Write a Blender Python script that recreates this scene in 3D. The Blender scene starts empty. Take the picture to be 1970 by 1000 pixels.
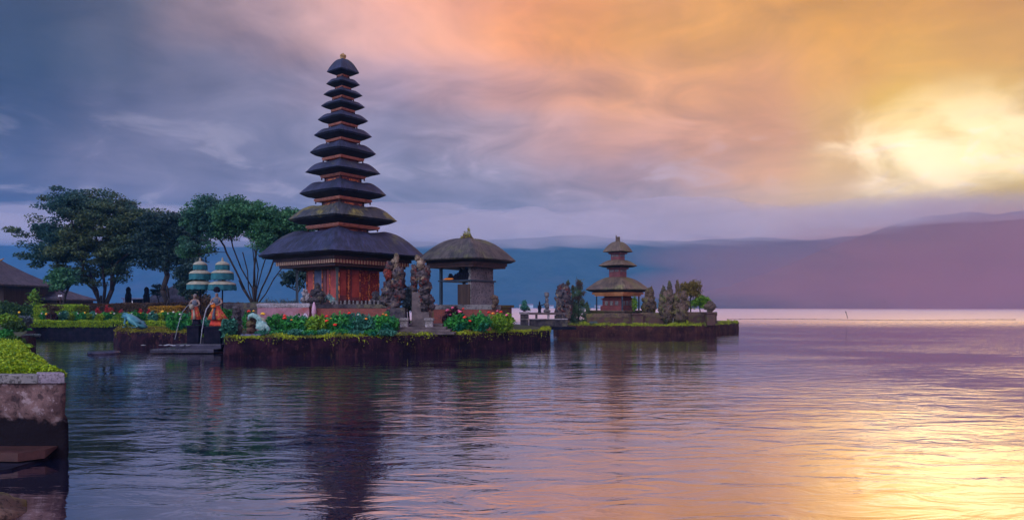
import bpy, bmesh, math, random
import numpy as np
from mathutils import Vector, Matrix, noise as mnoise

SC = bpy.context.scene
COL = SC.collection
PI = math.pi
F = 1313.0            # focal length in photograph pixels (24 mm on 36 mm)
H = 2.2               # camera height above the lake
HY = 590.0            # row of the horizon in the photograph

# ------------------------------------------------------------------ camera
cam_d = bpy.data.cameras.new('camera')
cam = bpy.data.objects.new('camera', cam_d)
COL.objects.link(cam)
cam.location = (0, 0, H)
cam.rotation_euler = (PI / 2, 0, 0)
cam_d.sensor_width = 36
cam_d.lens = 36 * F / 1970.0
cam_d.shift_y = (HY - 500.0) / 1970.0
cam_d.clip_start = 0.1
cam_d.clip_end = 60000
SC.camera = cam
SC.render.resolution_x = 1024
SC.render.resolution_y = 519

# ------------------------------------------------------------------ exposure and sampling
SC.view_settings.view_transform = 'Standard'
SC.view_settings.look = 'None'
SC.view_settings.exposure = 0
SC.view_settings.gamma = 1
cy = SC.cycles
cy.use_denoising = True
try:
    cy.denoiser = 'OPENIMAGEDENOISE'
    cy.denoising_input_passes = 'RGB_ALBEDO_NORMAL'
except Exception:
    pass
cy.max_bounces = 6
cy.diffuse_bounces = 2
cy.glossy_bounces = 3
cy.transmission_bounces = 3
cy.transparent_max_bounces = 6
cy.volume_bounces = 2
cy.sample_clamp_indirect = 3.0
cy.caustics_reflective = False
cy.caustics_refractive = False


def lin(c):
    return tuple((v / 255 / 12.92) if v / 255 <= 0.04045 else ((v / 255 + 0.055) / 1.055) ** 2.4 for v in c)


def P(px, py, Y):
    return Vector(((px - 985) / F * Y, Y, H + (HY - py) / F * Y))


def X(px, Y):
    return (px - 985) / F * Y


def Zp(py, Y):
    return H + (HY - py) / F * Y


# ------------------------------------------------------------------ node helper
class NT:
    def __init__(s, nt):
        s.nt = nt
        nt.nodes.clear()

    def n(s, typ, **kw):
        nd = s.nt.nodes.new(typ)
        for k, v in kw.items():
            if k.startswith('i_'):
                key = k[2:]
                key = int(key) if key.isdigit() else key.replace('_', ' ')
                s.put(nd.inputs[key], v)
            else:
                setattr(nd, k, v)
        return nd

    def put(s, sock, v):
        if isinstance(v, bpy.types.NodeSocket):
            s.nt.links.new(v, sock)
        elif isinstance(v, bpy.types.Node):
            s.nt.links.new(v.outputs[0], sock)
        else:
            sock.default_value = v

    def m(s, op, a, b=0.0, c=0.0, clamp=False):
        nd = s.nt.nodes.new('ShaderNodeMath')
        nd.operation = op
        nd.use_clamp = clamp
        s.put(nd.inputs[0], a)
        s.put(nd.inputs[1], b)
        if op in ('MULTIPLY_ADD', 'SMOOTH_MIN', 'SMOOTH_MAX', 'COMPARE'):
            s.put(nd.inputs[2], c)
        return nd.outputs[0]

    def vm(s, op, a, b=None, sc=None):
        nd = s.nt.nodes.new('ShaderNodeVectorMath')
        nd.operation = op
        s.put(nd.inputs[0], a)
        if b is not None:
            s.put(nd.inputs[1], b)
        if sc is not None:
            s.put(nd.inputs['Scale'], sc)
        return nd.outputs['Value'] if op in ('DOT_PRODUCT', 'LENGTH', 'DISTANCE') else nd.outputs[0]

    def mix(s, fac, a, b, blend='MIX'):
        nd = s.nt.nodes.new('ShaderNodeMix')
        nd.data_type = 'RGBA'
        nd.blend_type = blend
        s.put(nd.inputs[0], fac)
        for i, v in ((6, a), (7, b)):
            if isinstance(v, tuple) and len(v) == 3:
                v = (*v, 1)
            s.put(nd.inputs[i], v)
        return nd.outputs[2]

    def ramp(s, fac, stops, interp='LINEAR'):
        nd = s.nt.nodes.new('ShaderNodeValToRGB')
        cr = nd.color_ramp
        cr.interpolation = interp
        while len(cr.elements) > 1:
            cr.elements.remove(cr.elements[-1])
        for i, (p, c) in enumerate(stops):
            e = cr.elements[0] if i == 0 else cr.elements.new(p)
            e.position = p
            if not isinstance(c, (tuple, list)):
                c = (c, c, c)
            e.color = (*c[:3], 1)
        s.put(nd.inputs[0], fac)
        return nd.outputs[0]

    def noise(s, vec, scale, detail=4, rough=0.5, dist=0.0, out=0):
        nd = s.nt.nodes.new('ShaderNodeTexNoise')
        if vec is not None:
            s.put(nd.inputs['Vector'], vec)
        nd.inputs['Scale'].default_value = scale
        nd.inputs['Detail'].default_value = detail
        nd.inputs['Roughness'].default_value = rough
        nd.inputs['Distortion'].default_value = dist
        return nd.outputs[out]

    def smooth(s, v, a, b, lo=0.0, hi=1.0):
        nd = s.nt.nodes.new('ShaderNodeMapRange')
        nd.interpolation_type = 'SMOOTHSTEP'
        s.put(nd.inputs[0], v)
        nd.inputs[1].default_value = a
        nd.inputs[2].default_value = b
        nd.inputs[3].default_value = lo
        nd.inputs[4].default_value = hi
        return nd.outputs[0]


# ------------------------------------------------------------------ world: sunset cloud sky
SUN_AZ = math.radians(33.5)      # to the right of the view axis (+Y)
SUN_EL = math.radians(10.5)

SKY_X = [-250, 0, 250, 500, 750, 1000, 1250, 1500, 1750, 1970, 2250]
SKY = {
    -500: [(48, 60, 84), (60, 70, 95), (95, 88, 110), (150, 115, 130), (190, 130, 130), (170, 120, 135), (150, 110, 130), (150, 112, 120), (190, 130, 90), (200, 130, 70), (150, 105, 80)],
    -200: [(50, 64, 86), (62, 74, 96), (110, 100, 118), (200, 145, 140), (225, 150, 135), (215, 145, 130), (190, 135, 130), (215, 150, 105), (225, 150, 80), (215, 140, 65), (165, 115, 80)],
    0: [(52, 68, 88), (60, 75, 97), (96, 97, 116), (196, 142, 136), (246, 168, 134), (250, 172, 124), (255, 192, 130), (255, 190, 120), (228, 166, 98), (205, 146, 84), (170, 125, 85)],
    100: [(56, 72, 95), (64, 80, 104), (92, 96, 118), (134, 122, 144), (206, 156, 152), (250, 176, 132), (255, 190, 132), (245, 184, 132), (236, 176, 104), (218, 162, 86), (180, 135, 85)],
    200: [(62, 78, 104), (70, 82, 110), (94, 97, 125), (120, 117, 147), (150, 138, 165), (206, 162, 158), (252, 190, 155), (224, 166, 142), (244, 196, 104), (228, 182, 70), (185, 145, 80)],
    300: [(84, 92, 122), (92, 98, 128), (128, 122, 150), (118, 118, 148), (142, 138, 166), (166, 154, 172), (205, 164, 162), (242, 182, 145), (255, 226, 160), (242, 200, 92), (190, 150, 85)],
    370: [(82, 92, 124), (84, 94, 126), (108, 110, 142), (132, 128, 160), (134, 134, 164), (144, 142, 170), (182, 162, 180), (232, 192, 172), (248, 212, 168), (245, 208, 140), (185, 150, 110)],
    420: [(70, 94, 128), (74, 96, 130), (92, 108, 142), (112, 116, 152), (128, 130, 162), (150, 146, 174), (186, 166, 184), (214, 180, 184), (212, 168, 160), (205, 160, 130), (170, 130, 120)],
    470: [(66, 94, 132), (66, 98, 136), (84, 106, 146), (100, 114, 155), (118, 126, 164), (146, 144, 176), (176, 158, 184), (190, 154, 172), (186, 142, 158), (172, 130, 142), (150, 115, 130)],
    590: [(50, 90, 140), (50, 94, 145), (60, 100, 155), (80, 108, 160), (100, 118, 165), (120, 125, 170), (140, 130, 170), (150, 120, 155), (165, 120, 145), (165, 120, 140), (140, 110, 130)],
}


def sky_colour(az, el):
    """sunset palette, given as rows over the visible part of the sky, resampled by azimuth and elevation"""
    u = math.tan(max(-1.2, min(1.2, az)))
    px = 985 + F * u
    py = HY - F * math.tan(el) / math.cos(max(-1.2, min(1.2, az)))
    rows = sorted(SKY)
    px = max(SKY_X[0], min(SKY_X[-1], px))
    py = max(rows[0], min(rows[-1], py))

    def row(r):
        for i in range(len(SKY_X) - 1):
            if px <= SKY_X[i + 1]:
                t = (px - SKY_X[i]) / (SKY_X[i + 1] - SKY_X[i])
                a, b = lin(SKY[r][i]), lin(SKY[r][i + 1])
                return [a[k] + (b[k] - a[k]) * t for k in range(3)]
    for i in range(len(rows) - 1):
        if py <= rows[i + 1]:
            t = (py - rows[i]) / (rows[i + 1] - rows[i])
            a, b = row(rows[i]), row(rows[i + 1])
            return tuple(a[k] + (b[k] - a[k]) * t for k in range(3))


world = bpy.data.worlds.new('World')
SC.world = world
world.use_nodes = True
W = NT(world.node_tree)
tc = W.n('ShaderNodeTexCoord')
D = W.vm('NORMALIZE', tc.outputs['Generated'])
# slow warp of the cloud field, stretched sideways
w1 = W.vm('SUBTRACT', W.noise(W.vm('MULTIPLY', D, (3.2, 3.2, 7.0)), 1.0, 4, 0.5, 0.4, out=1), (0.5, 0.5, 0.5))
Dw = W.vm('ADD', D, W.vm('MULTIPLY', w1, (0.13, 0.13, 0.10)))
sp = W.n('ShaderNodeSeparateXYZ', i_0=Dw)
dx, dy, dz = sp.outputs[0], sp.outputs[1], sp.outputs[2]
az = W.m('ARCTAN2', dx, dy)
hyp = W.m('SQRT', W.m('ADD', W.m('MULTIPLY', dx, dx), W.m('MULTIPLY', dy, dy)))
el = W.m('ARCTAN2', dz, hyp)
AZ0, AZ1 = -0.80, 0.80
u01 = W.m('DIVIDE', W.m('SUBTRACT', az, AZ0), AZ1 - AZ0, clamp=True)
els = [0.0, 0.05, 0.085, 0.115, 0.15, 0.19, 0.24, 0.30, 0.37, 0.46, 0.60]
NST = 19
cur = None
for i, e in enumerate(els):
    stops = []
    for k in range(NST):
        t = k / (NST - 1)
        a = AZ0 + (AZ1 - AZ0) * t
        c = sky_colour(a, e)
        q = min(1.0, 0.3 / (e + 0.15))
        veil = (0.026 * q, 0.060 * q, 0.130 * q)      # the air in front adds this much light of its own
        stops.append((t, tuple(max(c[k_] - veil[k_], 0.16 * c[k_]) * (1.42 - 0.62 * (c[0] + c[1]) / 2) for k_ in range(3))))
    r = W.ramp(u01, stops, 'EASE')
    cur = r if cur is None else W.mix(W.smooth(el, els[i - 1], e), cur, r)
front = cur
# cloud relief: soft billows seen in perspective, flattening to streaks near the horizon
dsp = W.n('ShaderNodeSeparateXYZ', i_0=D)
zz = W.m('ADD', W.m('MAXIMUM', dsp.outputs[2], 0.0), 0.16)
cp = W.n('ShaderNodeCombineXYZ', i_0=W.m('DIVIDE', dsp.outputs[0], zz), i_1=W.m('DIVIDE', dsp.outputs[1], zz), i_2=0.0)
b1 = W.noise(cp, 1.15, 5, 0.5, 0.6)
b2 = W.noise(W.vm('ADD', cp, (7.3, 2.1, 0)), 3.3, 5, 0.55, 0.9)
relief = W.m('ADD', W.m('MULTIPLY', W.m('SUBTRACT', b1, 0.5), 1.6), W.m('MULTIPLY', W.m('SUBTRACT', b2, 0.5), 1.0))
sund = (math.sin(SUN_AZ) * math.cos(SUN_EL), math.cos(SUN_AZ) * math.cos(SUN_EL), math.sin(SUN_EL))
ds = W.vm('DOT_PRODUCT', D, sund)
shade = W.m('ADD', 1.0, W.m('MULTIPLY', relief, W.smooth(ds, 0.93, 0.985, 1.0, 0.55)))
front = W.vm('SCALE', front, sc=shade)
# crests catch the low sun
crest = W.smooth(b2, 0.53, 0.72)
sund = (math.sin(SUN_AZ) * math.cos(SUN_EL), math.cos(SUN_AZ) * math.cos(SUN_EL), math.sin(SUN_EL))
ds = W.vm('DOT_PRODUCT', D, sund)
lowband = W.m('MULTIPLY', W.smooth(el, 0.02, 0.08), W.smooth(el, 0.30, 0.16))
front = W.mix(W.m('MULTIPLY', W.m('MULTIPLY', crest, lowband), 0.42), front, (0.62, 0.50, 0.60))
# break in the clouds round the sun
brk = W.noise(W.vm('MULTIPLY', Dw, (1, 1, 1.8)), 10.0, 4, 0.5, 0.4)
g0 = W.smooth(W.m('ADD', ds, W.m('MULTIPLY', W.m('SUBTRACT', brk, 0.5), 0.048)), 0.986, 1.003)
g1 = W.smooth(ds, 0.90, 1.0)
g0 = W.m('MULTIPLY', W.m('MULTIPLY', g0, W.smooth(ds, 0.978, 0.996)), W.smooth(el, 0.29, 0.20))
lowcut = W.smooth(W.m('ADD', el, W.m('MULTIPLY', W.m('SUBTRACT', brk, 0.5), 0.10)), 0.105, 0.185)
hs = W.n('ShaderNodeHueSaturation', i_Saturation=W.smooth(az, -0.45, 0.15, 0.76, 1.12), i_Color=front)
front = hs.outputs[0]
front = W.vm('ADD', front, W.vm('SCALE', (1.0, 0.62, 0.16), sc=W.m('MULTIPLY', W.m('MULTIPLY', g1, g1), 0.02)))
front = W.vm('ADD', front, W.vm('SCALE', (1.0, 0.92, 0.75), sc=W.m('MULTIPLY', W.m('MULTIPLY', g0, lowcut), 0.72)))
# the rest of the vault: dusk blue overhead and behind
back = W.mix(W.smooth(dsp.outputs[0], -0.6, 0.9), lin((95, 148, 220)), lin((200, 150, 170)))
back = W.mix(W.smooth(dsp.outputs[2], 0.1, 0.9), back, lin((125, 130, 176)))
back = W.vm('SCALE', back, sc=W.m('ADD', 1.25, W.m('MULTIPLY', b1, 0.7)))
fill_lobe = W.m('MAXIMUM', W.vm('DOT_PRODUCT', D, tuple(Vector((-0.42, -0.72, 0.55)).normalized())), 0.0)
back = W.vm('ADD', back, W.vm('SCALE', (1.0, 0.95, 0.98), sc=W.m('MULTIPLY', W.m('POWER', fill_lobe, 8.0), 3.6)))   # added fill light: unseen bright lobe of sky behind the viewer
side = W.m('MAXIMUM', W.smooth(dsp.outputs[1], 0.45, 0.05), W.smooth(dsp.outputs[2], 0.50, 0.80))
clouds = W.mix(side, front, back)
# a little of the clear evening sky shows through the cloud cover
sky = W.n('ShaderNodeTexSky')
sky.sky_type = 'NISHITA'
sky.sun_disc = False
sky.sun_elevation = SUN_EL
sky.sun_rotation = SUN_AZ
bg_sky = W.n('ShaderNodeBackground', i_Color=sky.outputs[0], i_Strength=0.06)
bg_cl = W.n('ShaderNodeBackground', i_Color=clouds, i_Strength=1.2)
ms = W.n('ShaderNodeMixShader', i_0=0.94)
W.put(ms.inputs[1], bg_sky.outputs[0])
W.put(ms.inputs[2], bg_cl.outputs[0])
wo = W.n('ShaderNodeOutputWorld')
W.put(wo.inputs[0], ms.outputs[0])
try:
    world.cycles.sampling_method = 'MANUAL'
    world.cycles.sample_map_resolution = 1024
except Exception:
    pass

# the sun, low behind cloud: broad and soft
sun_d = bpy.data.lights.new('sun', 'SUN')
sun_d.energy = 0.55
sun_d.angle = math.radians(56)
sun_d.color = (1.0, 0.56, 0.17)
sun = bpy.data.objects.new('sun', sun_d)
COL.objects.link(sun)
sun.rotation_euler = Vector(sund).to_track_quat('Z', 'Y').to_euler()
sun_d.use_nodes = True          # thin cloud spreads the disc: bright middle, soft edge
S_ = NT(sun_d.node_tree)
sg = S_.n('ShaderNodeNewGeometry')
sdot = S_.m('ABSOLUTE', S_.vm('DOT_PRODUCT', sg.outputs['Incoming'], sund))
fall = S_.m('EXPONENT', S_.m('MULTIPLY', S_.m('SUBTRACT', sdot, 1.0), 72.0))
se = S_.n('ShaderNodeEmission', i_Color=(1, 1, 1, 1), i_Strength=S_.m('MULTIPLY', fall, 2.6))
so = S_.n('ShaderNodeOutputLight')
S_.put(so.inputs[0], se.outputs[0])


#--- MATS
def new_mat(name):
    m = bpy.data.materials.new(name)
    m.use_nodes = True
    t = NT(m.node_tree)
    out = t.n('ShaderNodeOutputMaterial')
    return m, t, out


def pbr(t, out, col, rough=0.8, normal=None, spec=0.5, **kw):
    b = t.n('ShaderNodeBsdfPrincipled')
    if isinstance(col, tuple):
        col = (*col[:3], 1)
    t.put(b.inputs['Base Color'], col)
    t.put(b.inputs['Roughness'], rough)
    b.inputs['Specular IOR Level'].default_value = spec
    if normal is not None:
        t.put(b.inputs['Normal'], normal)
    for k, v in kw.items():
        t.put(b.inputs[k.replace('_', ' ')], v)
    t.put(out.inputs[0], b.outputs[0])
    return b


def bump(t, h, strength=0.5, dist=0.05, nrm=None):
    b = t.n('ShaderNodeBump')
    b.inputs['Strength'].default_value = strength
    b.inputs['Distance'].default_value = dist
    t.put(b.inputs['Height'], h)
    if nrm is not None:
        t.put(b.inputs['Normal'], nrm)
    return b.outputs[0]


def objco(t):
    return t.n('ShaderNodeTexCoord').outputs['Object']


def mottled(name, c1, c2, scale=3.0, rough=0.85, bs=0.4, bd=0.03, c3=None, s3=1.0, lo=0.35, hi=0.65, t3=(0.55, 0.7), stretch=(1, 1, 1), spec=0.3):
    m, t, out = new_mat(name)
    co = t.vm('MULTIPLY', objco(t), stretch)
    n = t.noise(co, scale, 6, 0.6)
    col = t.mix(t.smooth(n, lo, hi), c1, c2)
    if c3:
        n3 = t.noise(t.vm('ADD', co, (3.1, 7.7, 1.3)), s3, 5, 0.6)
        col = t.mix(t.smooth(n3, *t3), col, c3)
    fine = t.noise(co, scale * 6, 4, 0.6)
    col = t.mix(0.5, col, t.vm('SCALE', col, sc=t.m('MULTIPLY_ADD', fine, 1.6, 0.2)))
    pbr(t, out, col, rough, bump(t, t.m('ADD', n, t.m('MULTIPLY', fine, 0.4)), bs, bd), spec)
    return m


def leafmat(name, c1, c2, c3=None, cs=0.5, rough=0.55):
    m, t, out = new_mat(name)
    g = t.n('ShaderNodeNewGeometry')
    r = g.outputs['Random Per Island']
    col = t.mix(r, c1, c2)
    if c3:
        n = t.noise(objco(t), cs, 3, 0.5)
        col = t.mix(t.smooth(n, 0.45, 0.62), col, c3)
    b = t.n('ShaderNodeBsdfPrincipled')
    t.put(b.inputs['Base Color'], col)
    b.inputs['Roughness'].default_value = rough
    b.inputs['Specular IOR Level'].default_value = 0.25
    tr = t.n('ShaderNodeBsdfTranslucent')
    t.put(tr.inputs[0], col)
    mx = t.n('ShaderNodeMixShader', i_0=0.25)
    t.put(mx.inputs[1], b.outputs[0])
    t.put(mx.inputs[2], tr.outputs[0])
    t.put(out.inputs[0], mx.outputs[0])
    return m


def water_mat():
    m, t, out = new_mat('lake_water')
    g = t.n('ShaderNodeNewGeometry')
    pos = g.outputs['Position']
    base = t.vm('MULTIPLY', pos, (0.55, 1.0, 1.0))
    swell = t.noise(base, 0.75, 3, 0.5, 0.6)
    rip = t.noise(t.vm('MULTIPLY', pos, (0.70, 1.6, 1.0)), 1.35, 4, 0.52, 0.8)
    fine = t.noise(t.vm('MULTIPLY', pos, (0.9, 2.2, 1.0)), 6.5, 2, 0.5, 0.3)
    calm = t.smooth(t.noise(t.vm('MULTIPLY', pos, (0.05, 0.09, 1)), 1.0, 3, 0.5, 0.5), 0.38, 0.60, 0.28, 1.35)
    # the open lake beyond the islands is ruffled by the breeze
    sx = t.n('ShaderNodeSeparateXYZ', i_0=pos)
    calm = t.m('MULTIPLY', calm, t.m('ADD', 1.0, t.m('MULTIPLY', t.smooth(sx.outputs[1], 10, 15), t.smooth(sx.outputs[1], 30, 20, 0.0, 0.75))))
    calm = t.m('ADD', calm, t.smooth(sx.outputs[1], 60, 200, 0.0, 1.5))
    h = t.m('ADD', t.m('MULTIPLY', swell, 0.075), t.m('MULTIPLY', rip, 0.125))
    h = t.m('ADD', h, t.m('MULTIPLY', fine, 0.006))
    h = t.m('MULTIPLY', h, calm)
    b = t.n('ShaderNodeBump')
    b.inputs['Strength'].default_value = 1.0
    b.inputs['Distance'].default_value = WAVE
    t.put(b.inputs['Height'], h)
    nrm = b.outputs[0]
    gl = t.n('ShaderNodeBsdfGlossy', i_Color=(0.98, 0.93, 0.95, 1), i_Roughness=t.smooth(sx.outputs[1], 40, 140, 0.02, 0.40), i_Normal=nrm)
    df = t.n('ShaderNodeBsdfDiffuse', i_Color=(0.008, 0.010, 0.030, 1))
    fr = t.n('ShaderNodeFresnel', i_IOR=1.5, i_Normal=nrm)
    mx = t.n('ShaderNodeMixShader', i_0=t.m('MULTIPLY_ADD', fr.outputs[0], 0.40, 0.60))
    t.put(mx.inputs[1], df.outputs[0])
    t.put(mx.inputs[2], gl.outputs[0])
    t.put(out.inputs[0], mx.outputs[0])
    return m


WAVE = 0.165


#--- GEO
def tag(o, label=None, cat=None, group=None, kind=None):
    if label:
        o['label'] = label
    if cat:
        o['category'] = cat
    if group:
        o['group'] = group
    if kind:
        o['kind'] = kind
    return o


class MB:
    """collects vertices and faces for ONE mesh object"""

    def __init__(s):
        s.v = []
        s.f = []
        s.mi = []

    def add(s, vs, fs, mi=0):
        o = len(s.v)
        s.v.extend([tuple(v) for v in vs])
        s.f.extend([tuple(i + o for i in f) for f in fs])
        s.mi.extend([mi] * len(fs))

    def box(s, c, d, rz=0.0, taper=1.0, mi=0, M=None):
        x, y, z = d[0] / 2, d[1] / 2, d[2] / 2
        vs = []
        ca, sa = math.cos(rz), math.sin(rz)
        for k, zz in ((1.0, -z), (taper, z)):
            for a, b in ((-x, -y), (x, -y), (x, y), (-x, y)):
                a *= k
                b *= k
                v = Vector((a * ca - b * sa, a * sa + b * ca, zz))
                if M is not None:
                    v = M @ v
                vs.append(v + Vector(c))
        s.add(vs, [(0, 3, 2, 1), (4, 5, 6, 7), (0, 1, 5, 4), (1, 2, 6, 5), (2, 3, 7, 6), (3, 0, 4, 7)], mi)

    def sweep(s, rings, closed=True, cap=True, mi=0):
        n = len(rings[0])
        vs = [p for r in rings for p in r]
        fs = []
        for i in range(len(rings) - 1):
            for k in range(n if closed else n - 1):
                a = i * n + k
                b = i * n + (k + 1) % n
                fs.append((a, b, b + n, a + n))
        if cap and closed:
            fs.append(tuple(reversed(range(n))))
            o = (len(rings) - 1) * n
            fs.append(tuple(range(o, o + n)))
        s.add(vs, fs, mi)

    def lathe(s, prof, n=16, c=(0, 0, 0), rot=0.0, square=False, sx=1.0, sy=1.0, mi=0):
        rings = []
        for r, z in prof:
            ring = []
            for k in range(n):
                a = 2 * PI * (k + (0.5 if square else 0)) / n + rot
                ring.append((c[0] + r * math.cos(a) * sx, c[1] + r * math.sin(a) * sy, c[2] + z))
            rings.append(ring)
        s.sweep(rings, mi=mi)

    def tube(s, pts, radii, n=6, mi=0):
        pts = [Vector(p) for p in pts]
        rings = []
        up = Vector((0.13, 0.07, 1)).normalized()
        for i, p in enumerate(pts):
            d = (pts[min(i + 1, len(pts) - 1)] - pts[max(i - 1, 0)])
            if d.length < 1e-6:
                d = Vector((0, 0, 1))
            d.normalize()
            a = d.cross(up)
            if a.length < 1e-3:
                a = d.cross(Vector((1, 0, 0)))
            a.normalize()
            b = d.cross(a)
            r = radii[i] if isinstance(radii, (list, tuple)) else radii
            rings.append([p + (a * math.cos(2 * PI * k / n) + b * math.sin(2 * PI * k / n)) * r for k in range(n)])
        s.sweep(rings, mi=mi)

    def blob(s, c, r, seed=0, amp=0.15, fr=2.5, n=10, m=7, mi=0, M=None, flat=None):
        rx, ry, rz = r if isinstance(r, (tuple, list)) else (r, r, r)
        vs = []
        for j in range(m + 1):
            th = PI * j / m
            for k in range(n):
                ph = 2 * PI * k / n
                d = Vector((math.sin(th) * math.cos(ph), math.sin(th) * math.sin(ph), math.cos(th)))
                q = 1 + amp * mnoise.noise(d * fr + Vector((seed * 3.7, seed * 1.3, seed * 2.1))) * 2
                v = Vector((d.x * rx * q, d.y * ry * q, d.z * rz * q))
                if M is not None:
                    v = M @ v
                vs.append(v + Vector(c))
        fs = []
        for j in range(m):
            for k in range(n):
                a = j * n + k
                b = j * n + (k + 1) % n
                fs.append((a, a + n, b + n, b))
        s.add(vs, fs, mi)

    def build(s, name, mat, parent=None, smooth=False, bevel=0.0):
        me = bpy.data.meshes.new(name)
        me.from_pydata([tuple(v) for v in s.v], [], s.f)
        mats = mat if isinstance(mat, (list, tuple)) else [mat]
        for q in mats:
            me.materials.append(q)
        if len(mats) > 1:
            me.polygons.foreach_set('material_index', s.mi)
        if smooth:
            me.polygons.foreach_set('use_smooth', [True] * len(me.polygons))
        me.update()
        o = bpy.data.objects.new(name, me)
        COL.objects.link(o)
        if parent is not None:
            o.parent = parent
        if bevel > 0:
            b = o.modifiers.new('bevel', 'BEVEL')
            b.width = bevel
            b.segments = 2
            b.limit_method = 'ANGLE'
        return o


def empty(name, loc=(0, 0, 0), rz=0.0, label=None, cat=None, group=None):
    o = bpy.data.objects.new(name, None)
    COL.objects.link(o)
    o.location = loc
    o.rotation_euler = (0, 0, rz)
    o.empty_display_size = 0.3
    return tag(o, label, cat, group)


def quads(name, V, mat, parent=None):
    """V: (N,4,3) array of leaf quads as one mesh"""
    V = np.asarray(V, dtype=np.float32)
    N = len(V)
    me = bpy.data.meshes.new(name)
    me.vertices.add(N * 4)
    me.vertices.foreach_set('co', V.reshape(-1))
    me.loops.add(N * 4)
    me.loops.foreach_set('vertex_index', np.arange(N * 4, dtype=np.int32))
    me.polygons.add(N)
    me.polygons.foreach_set('loop_start', np.arange(0, N * 4, 4, dtype=np.int32))
    me.polygons.foreach_set('loop_total', np.full(N, 4, dtype=np.int32))
    me.update(calc_edges=True)
    me.materials.append(mat)
    o = bpy.data.objects.new(name, me)
    COL.objects.link(o)
    if parent is not None:
        o.parent = parent
    return o


def leafquads(C, size, rng, aspect=0.5, up=0.3, elong=None):
    """leaf quads (rhombus) at centres C (N,3); orientation random, biased flat by 'up'"""
    C = np.asarray(C)
    N = len(C)
    a = rng.normal(size=(N, 3))
    a[:, 2] *= (1 - up)
    a /= np.linalg.norm(a, axis=1)[:, None] + 1e-9
    b = rng.normal(size=(N, 3))
    b[:, 2] *= (1 - up)
    b -= a * np.sum(a * b, axis=1)[:, None]
    b /= np.linalg.norm(b, axis=1)[:, None] + 1e-9
    sz = (size * rng.uniform(0.6, 1.3, N))[:, None]
    return np.stack([C - a * sz, C + b * sz * aspect, C + a * sz, C - b * sz * aspect], axis=1)


#--- SETTING: lake and hills
lake = MB()
lake.add([(-9000, -400, 0), (9000, -400, 0), (9000, 9000, 0), (-9000, 9000, 0)], [(0, 1, 2, 3)])
tag(lake.build('lake_water', water_mat()), kind='structure')


def ridge_mesh(prof, Y0, depth, name, mat, seed, step=26, rough=9.0):
    """mountain range rising behind the shore line at distance Y0; prof = [(px, py of ridge)] """
    px = [p[0] for p in prof]
    py = [p[1] for p in prof]
    x0, x1 = X(px[0], Y0), X(px[-1], Y0)
    nx = int((x1 - x0) / step)
    ny = 26
    V = []
    for j in range(ny + 1):
        t = j / ny
        for i in range(nx + 1):
            x = x0 + (x1 - x0) * i / nx
            Yr = Y0 + depth * 0.6
            pxx = 985 + x * F / Yr
            hh = (HY - np.interp(pxx, px, py)) / F * Yr
            s_ = math.sin(min(1.0, t / 0.6) * PI / 2) ** 1.25 if t < 0.6 else math.cos((t - 0.6) / 0.4 * PI / 2) ** 0.8
            p = Vector((x * 0.004, t * 3.0, seed))
            gul = mnoise.fractal(Vector((x * 0.006, t * 1.2 + seed, seed)), 1.0, 2.1, 6)
            z = hh * s_ + gul * rough * (0.25 + s_) * min(1, t * 8)
            bay = 50 * mnoise.noise(Vector((x * 0.002, seed * 2.0, 0.3)))
            V.append((x, Y0 + depth * t + bay, z if j else -4.0))
    Fc = []
    for j in range(ny):
        for i in range(nx):
            a = j * (nx + 1) + i
            Fc.append((a, a + 1, a + nx + 2, a + nx + 1))
    mb = MB()
    mb.add(V, Fc)
    return tag(mb.build(name, mat, smooth=True), kind='structure')


m_forest = mottled('haze_tinted_forest', (0.020, 0.045, 0.050), (0.040, 0.075, 0.080), 0.02, 0.95, 0.6, 6.0, (0.06, 0.065, 0.065), 0.006)  # some blue of the distant haze is mixed into the forest colour
ridge_mesh([(-900, 450), (-300, 462), (0, 471), (60, 474), (130, 470), (300, 464), (520, 462), (800, 462), (1100, 458), (1400, 462), (1600, 456),
            (1720, 448), (1800, 442), (1860, 438), (1930, 440), (2000, 438), (2300, 440), (2900, 446)], 1250, 800, 'hills', m_forest, 2.0)

m_slope = mottled('far_slope_forest', (0.030, 0.040, 0.034), (0.065, 0.070, 0.055), 0.03, 0.95, 0.6, 6.0, (0.09, 0.075, 0.065), 0.010)
ridge_mesh([(1180, 592), (1300, 575), (1420, 540), (1530, 500), (1620, 466), (1720, 432), (1800, 412), (1870, 402), (1940, 408), (2010, 398), (2300, 392), (2700, 430)], 830, 420, 'hills', m_slope, 7.0, step=14, rough=7.0)

#--- HAZE
def volume_mat(name, col, dens, aniso=0.3, emis=0.0):
    m, t, out = new_mat(name)
    v = t.n('ShaderNodeVolumePrincipled')
    v.inputs['Color'].default_value = (*col, 1)
    v.inputs['Density'].default_value = dens
    v.inputs['Anisotropy'].default_value = aniso
    t.put(out.inputs[1], v.outputs[0])
    return m


hz = MB()
hz.box((0, 1000, 105), (5000, 2110, 216))
tag(hz.build('haze', volume_mat('haze_air', (0.13, 0.52, 1.0), 0.00046, 0.6)), kind='stuff')



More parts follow.
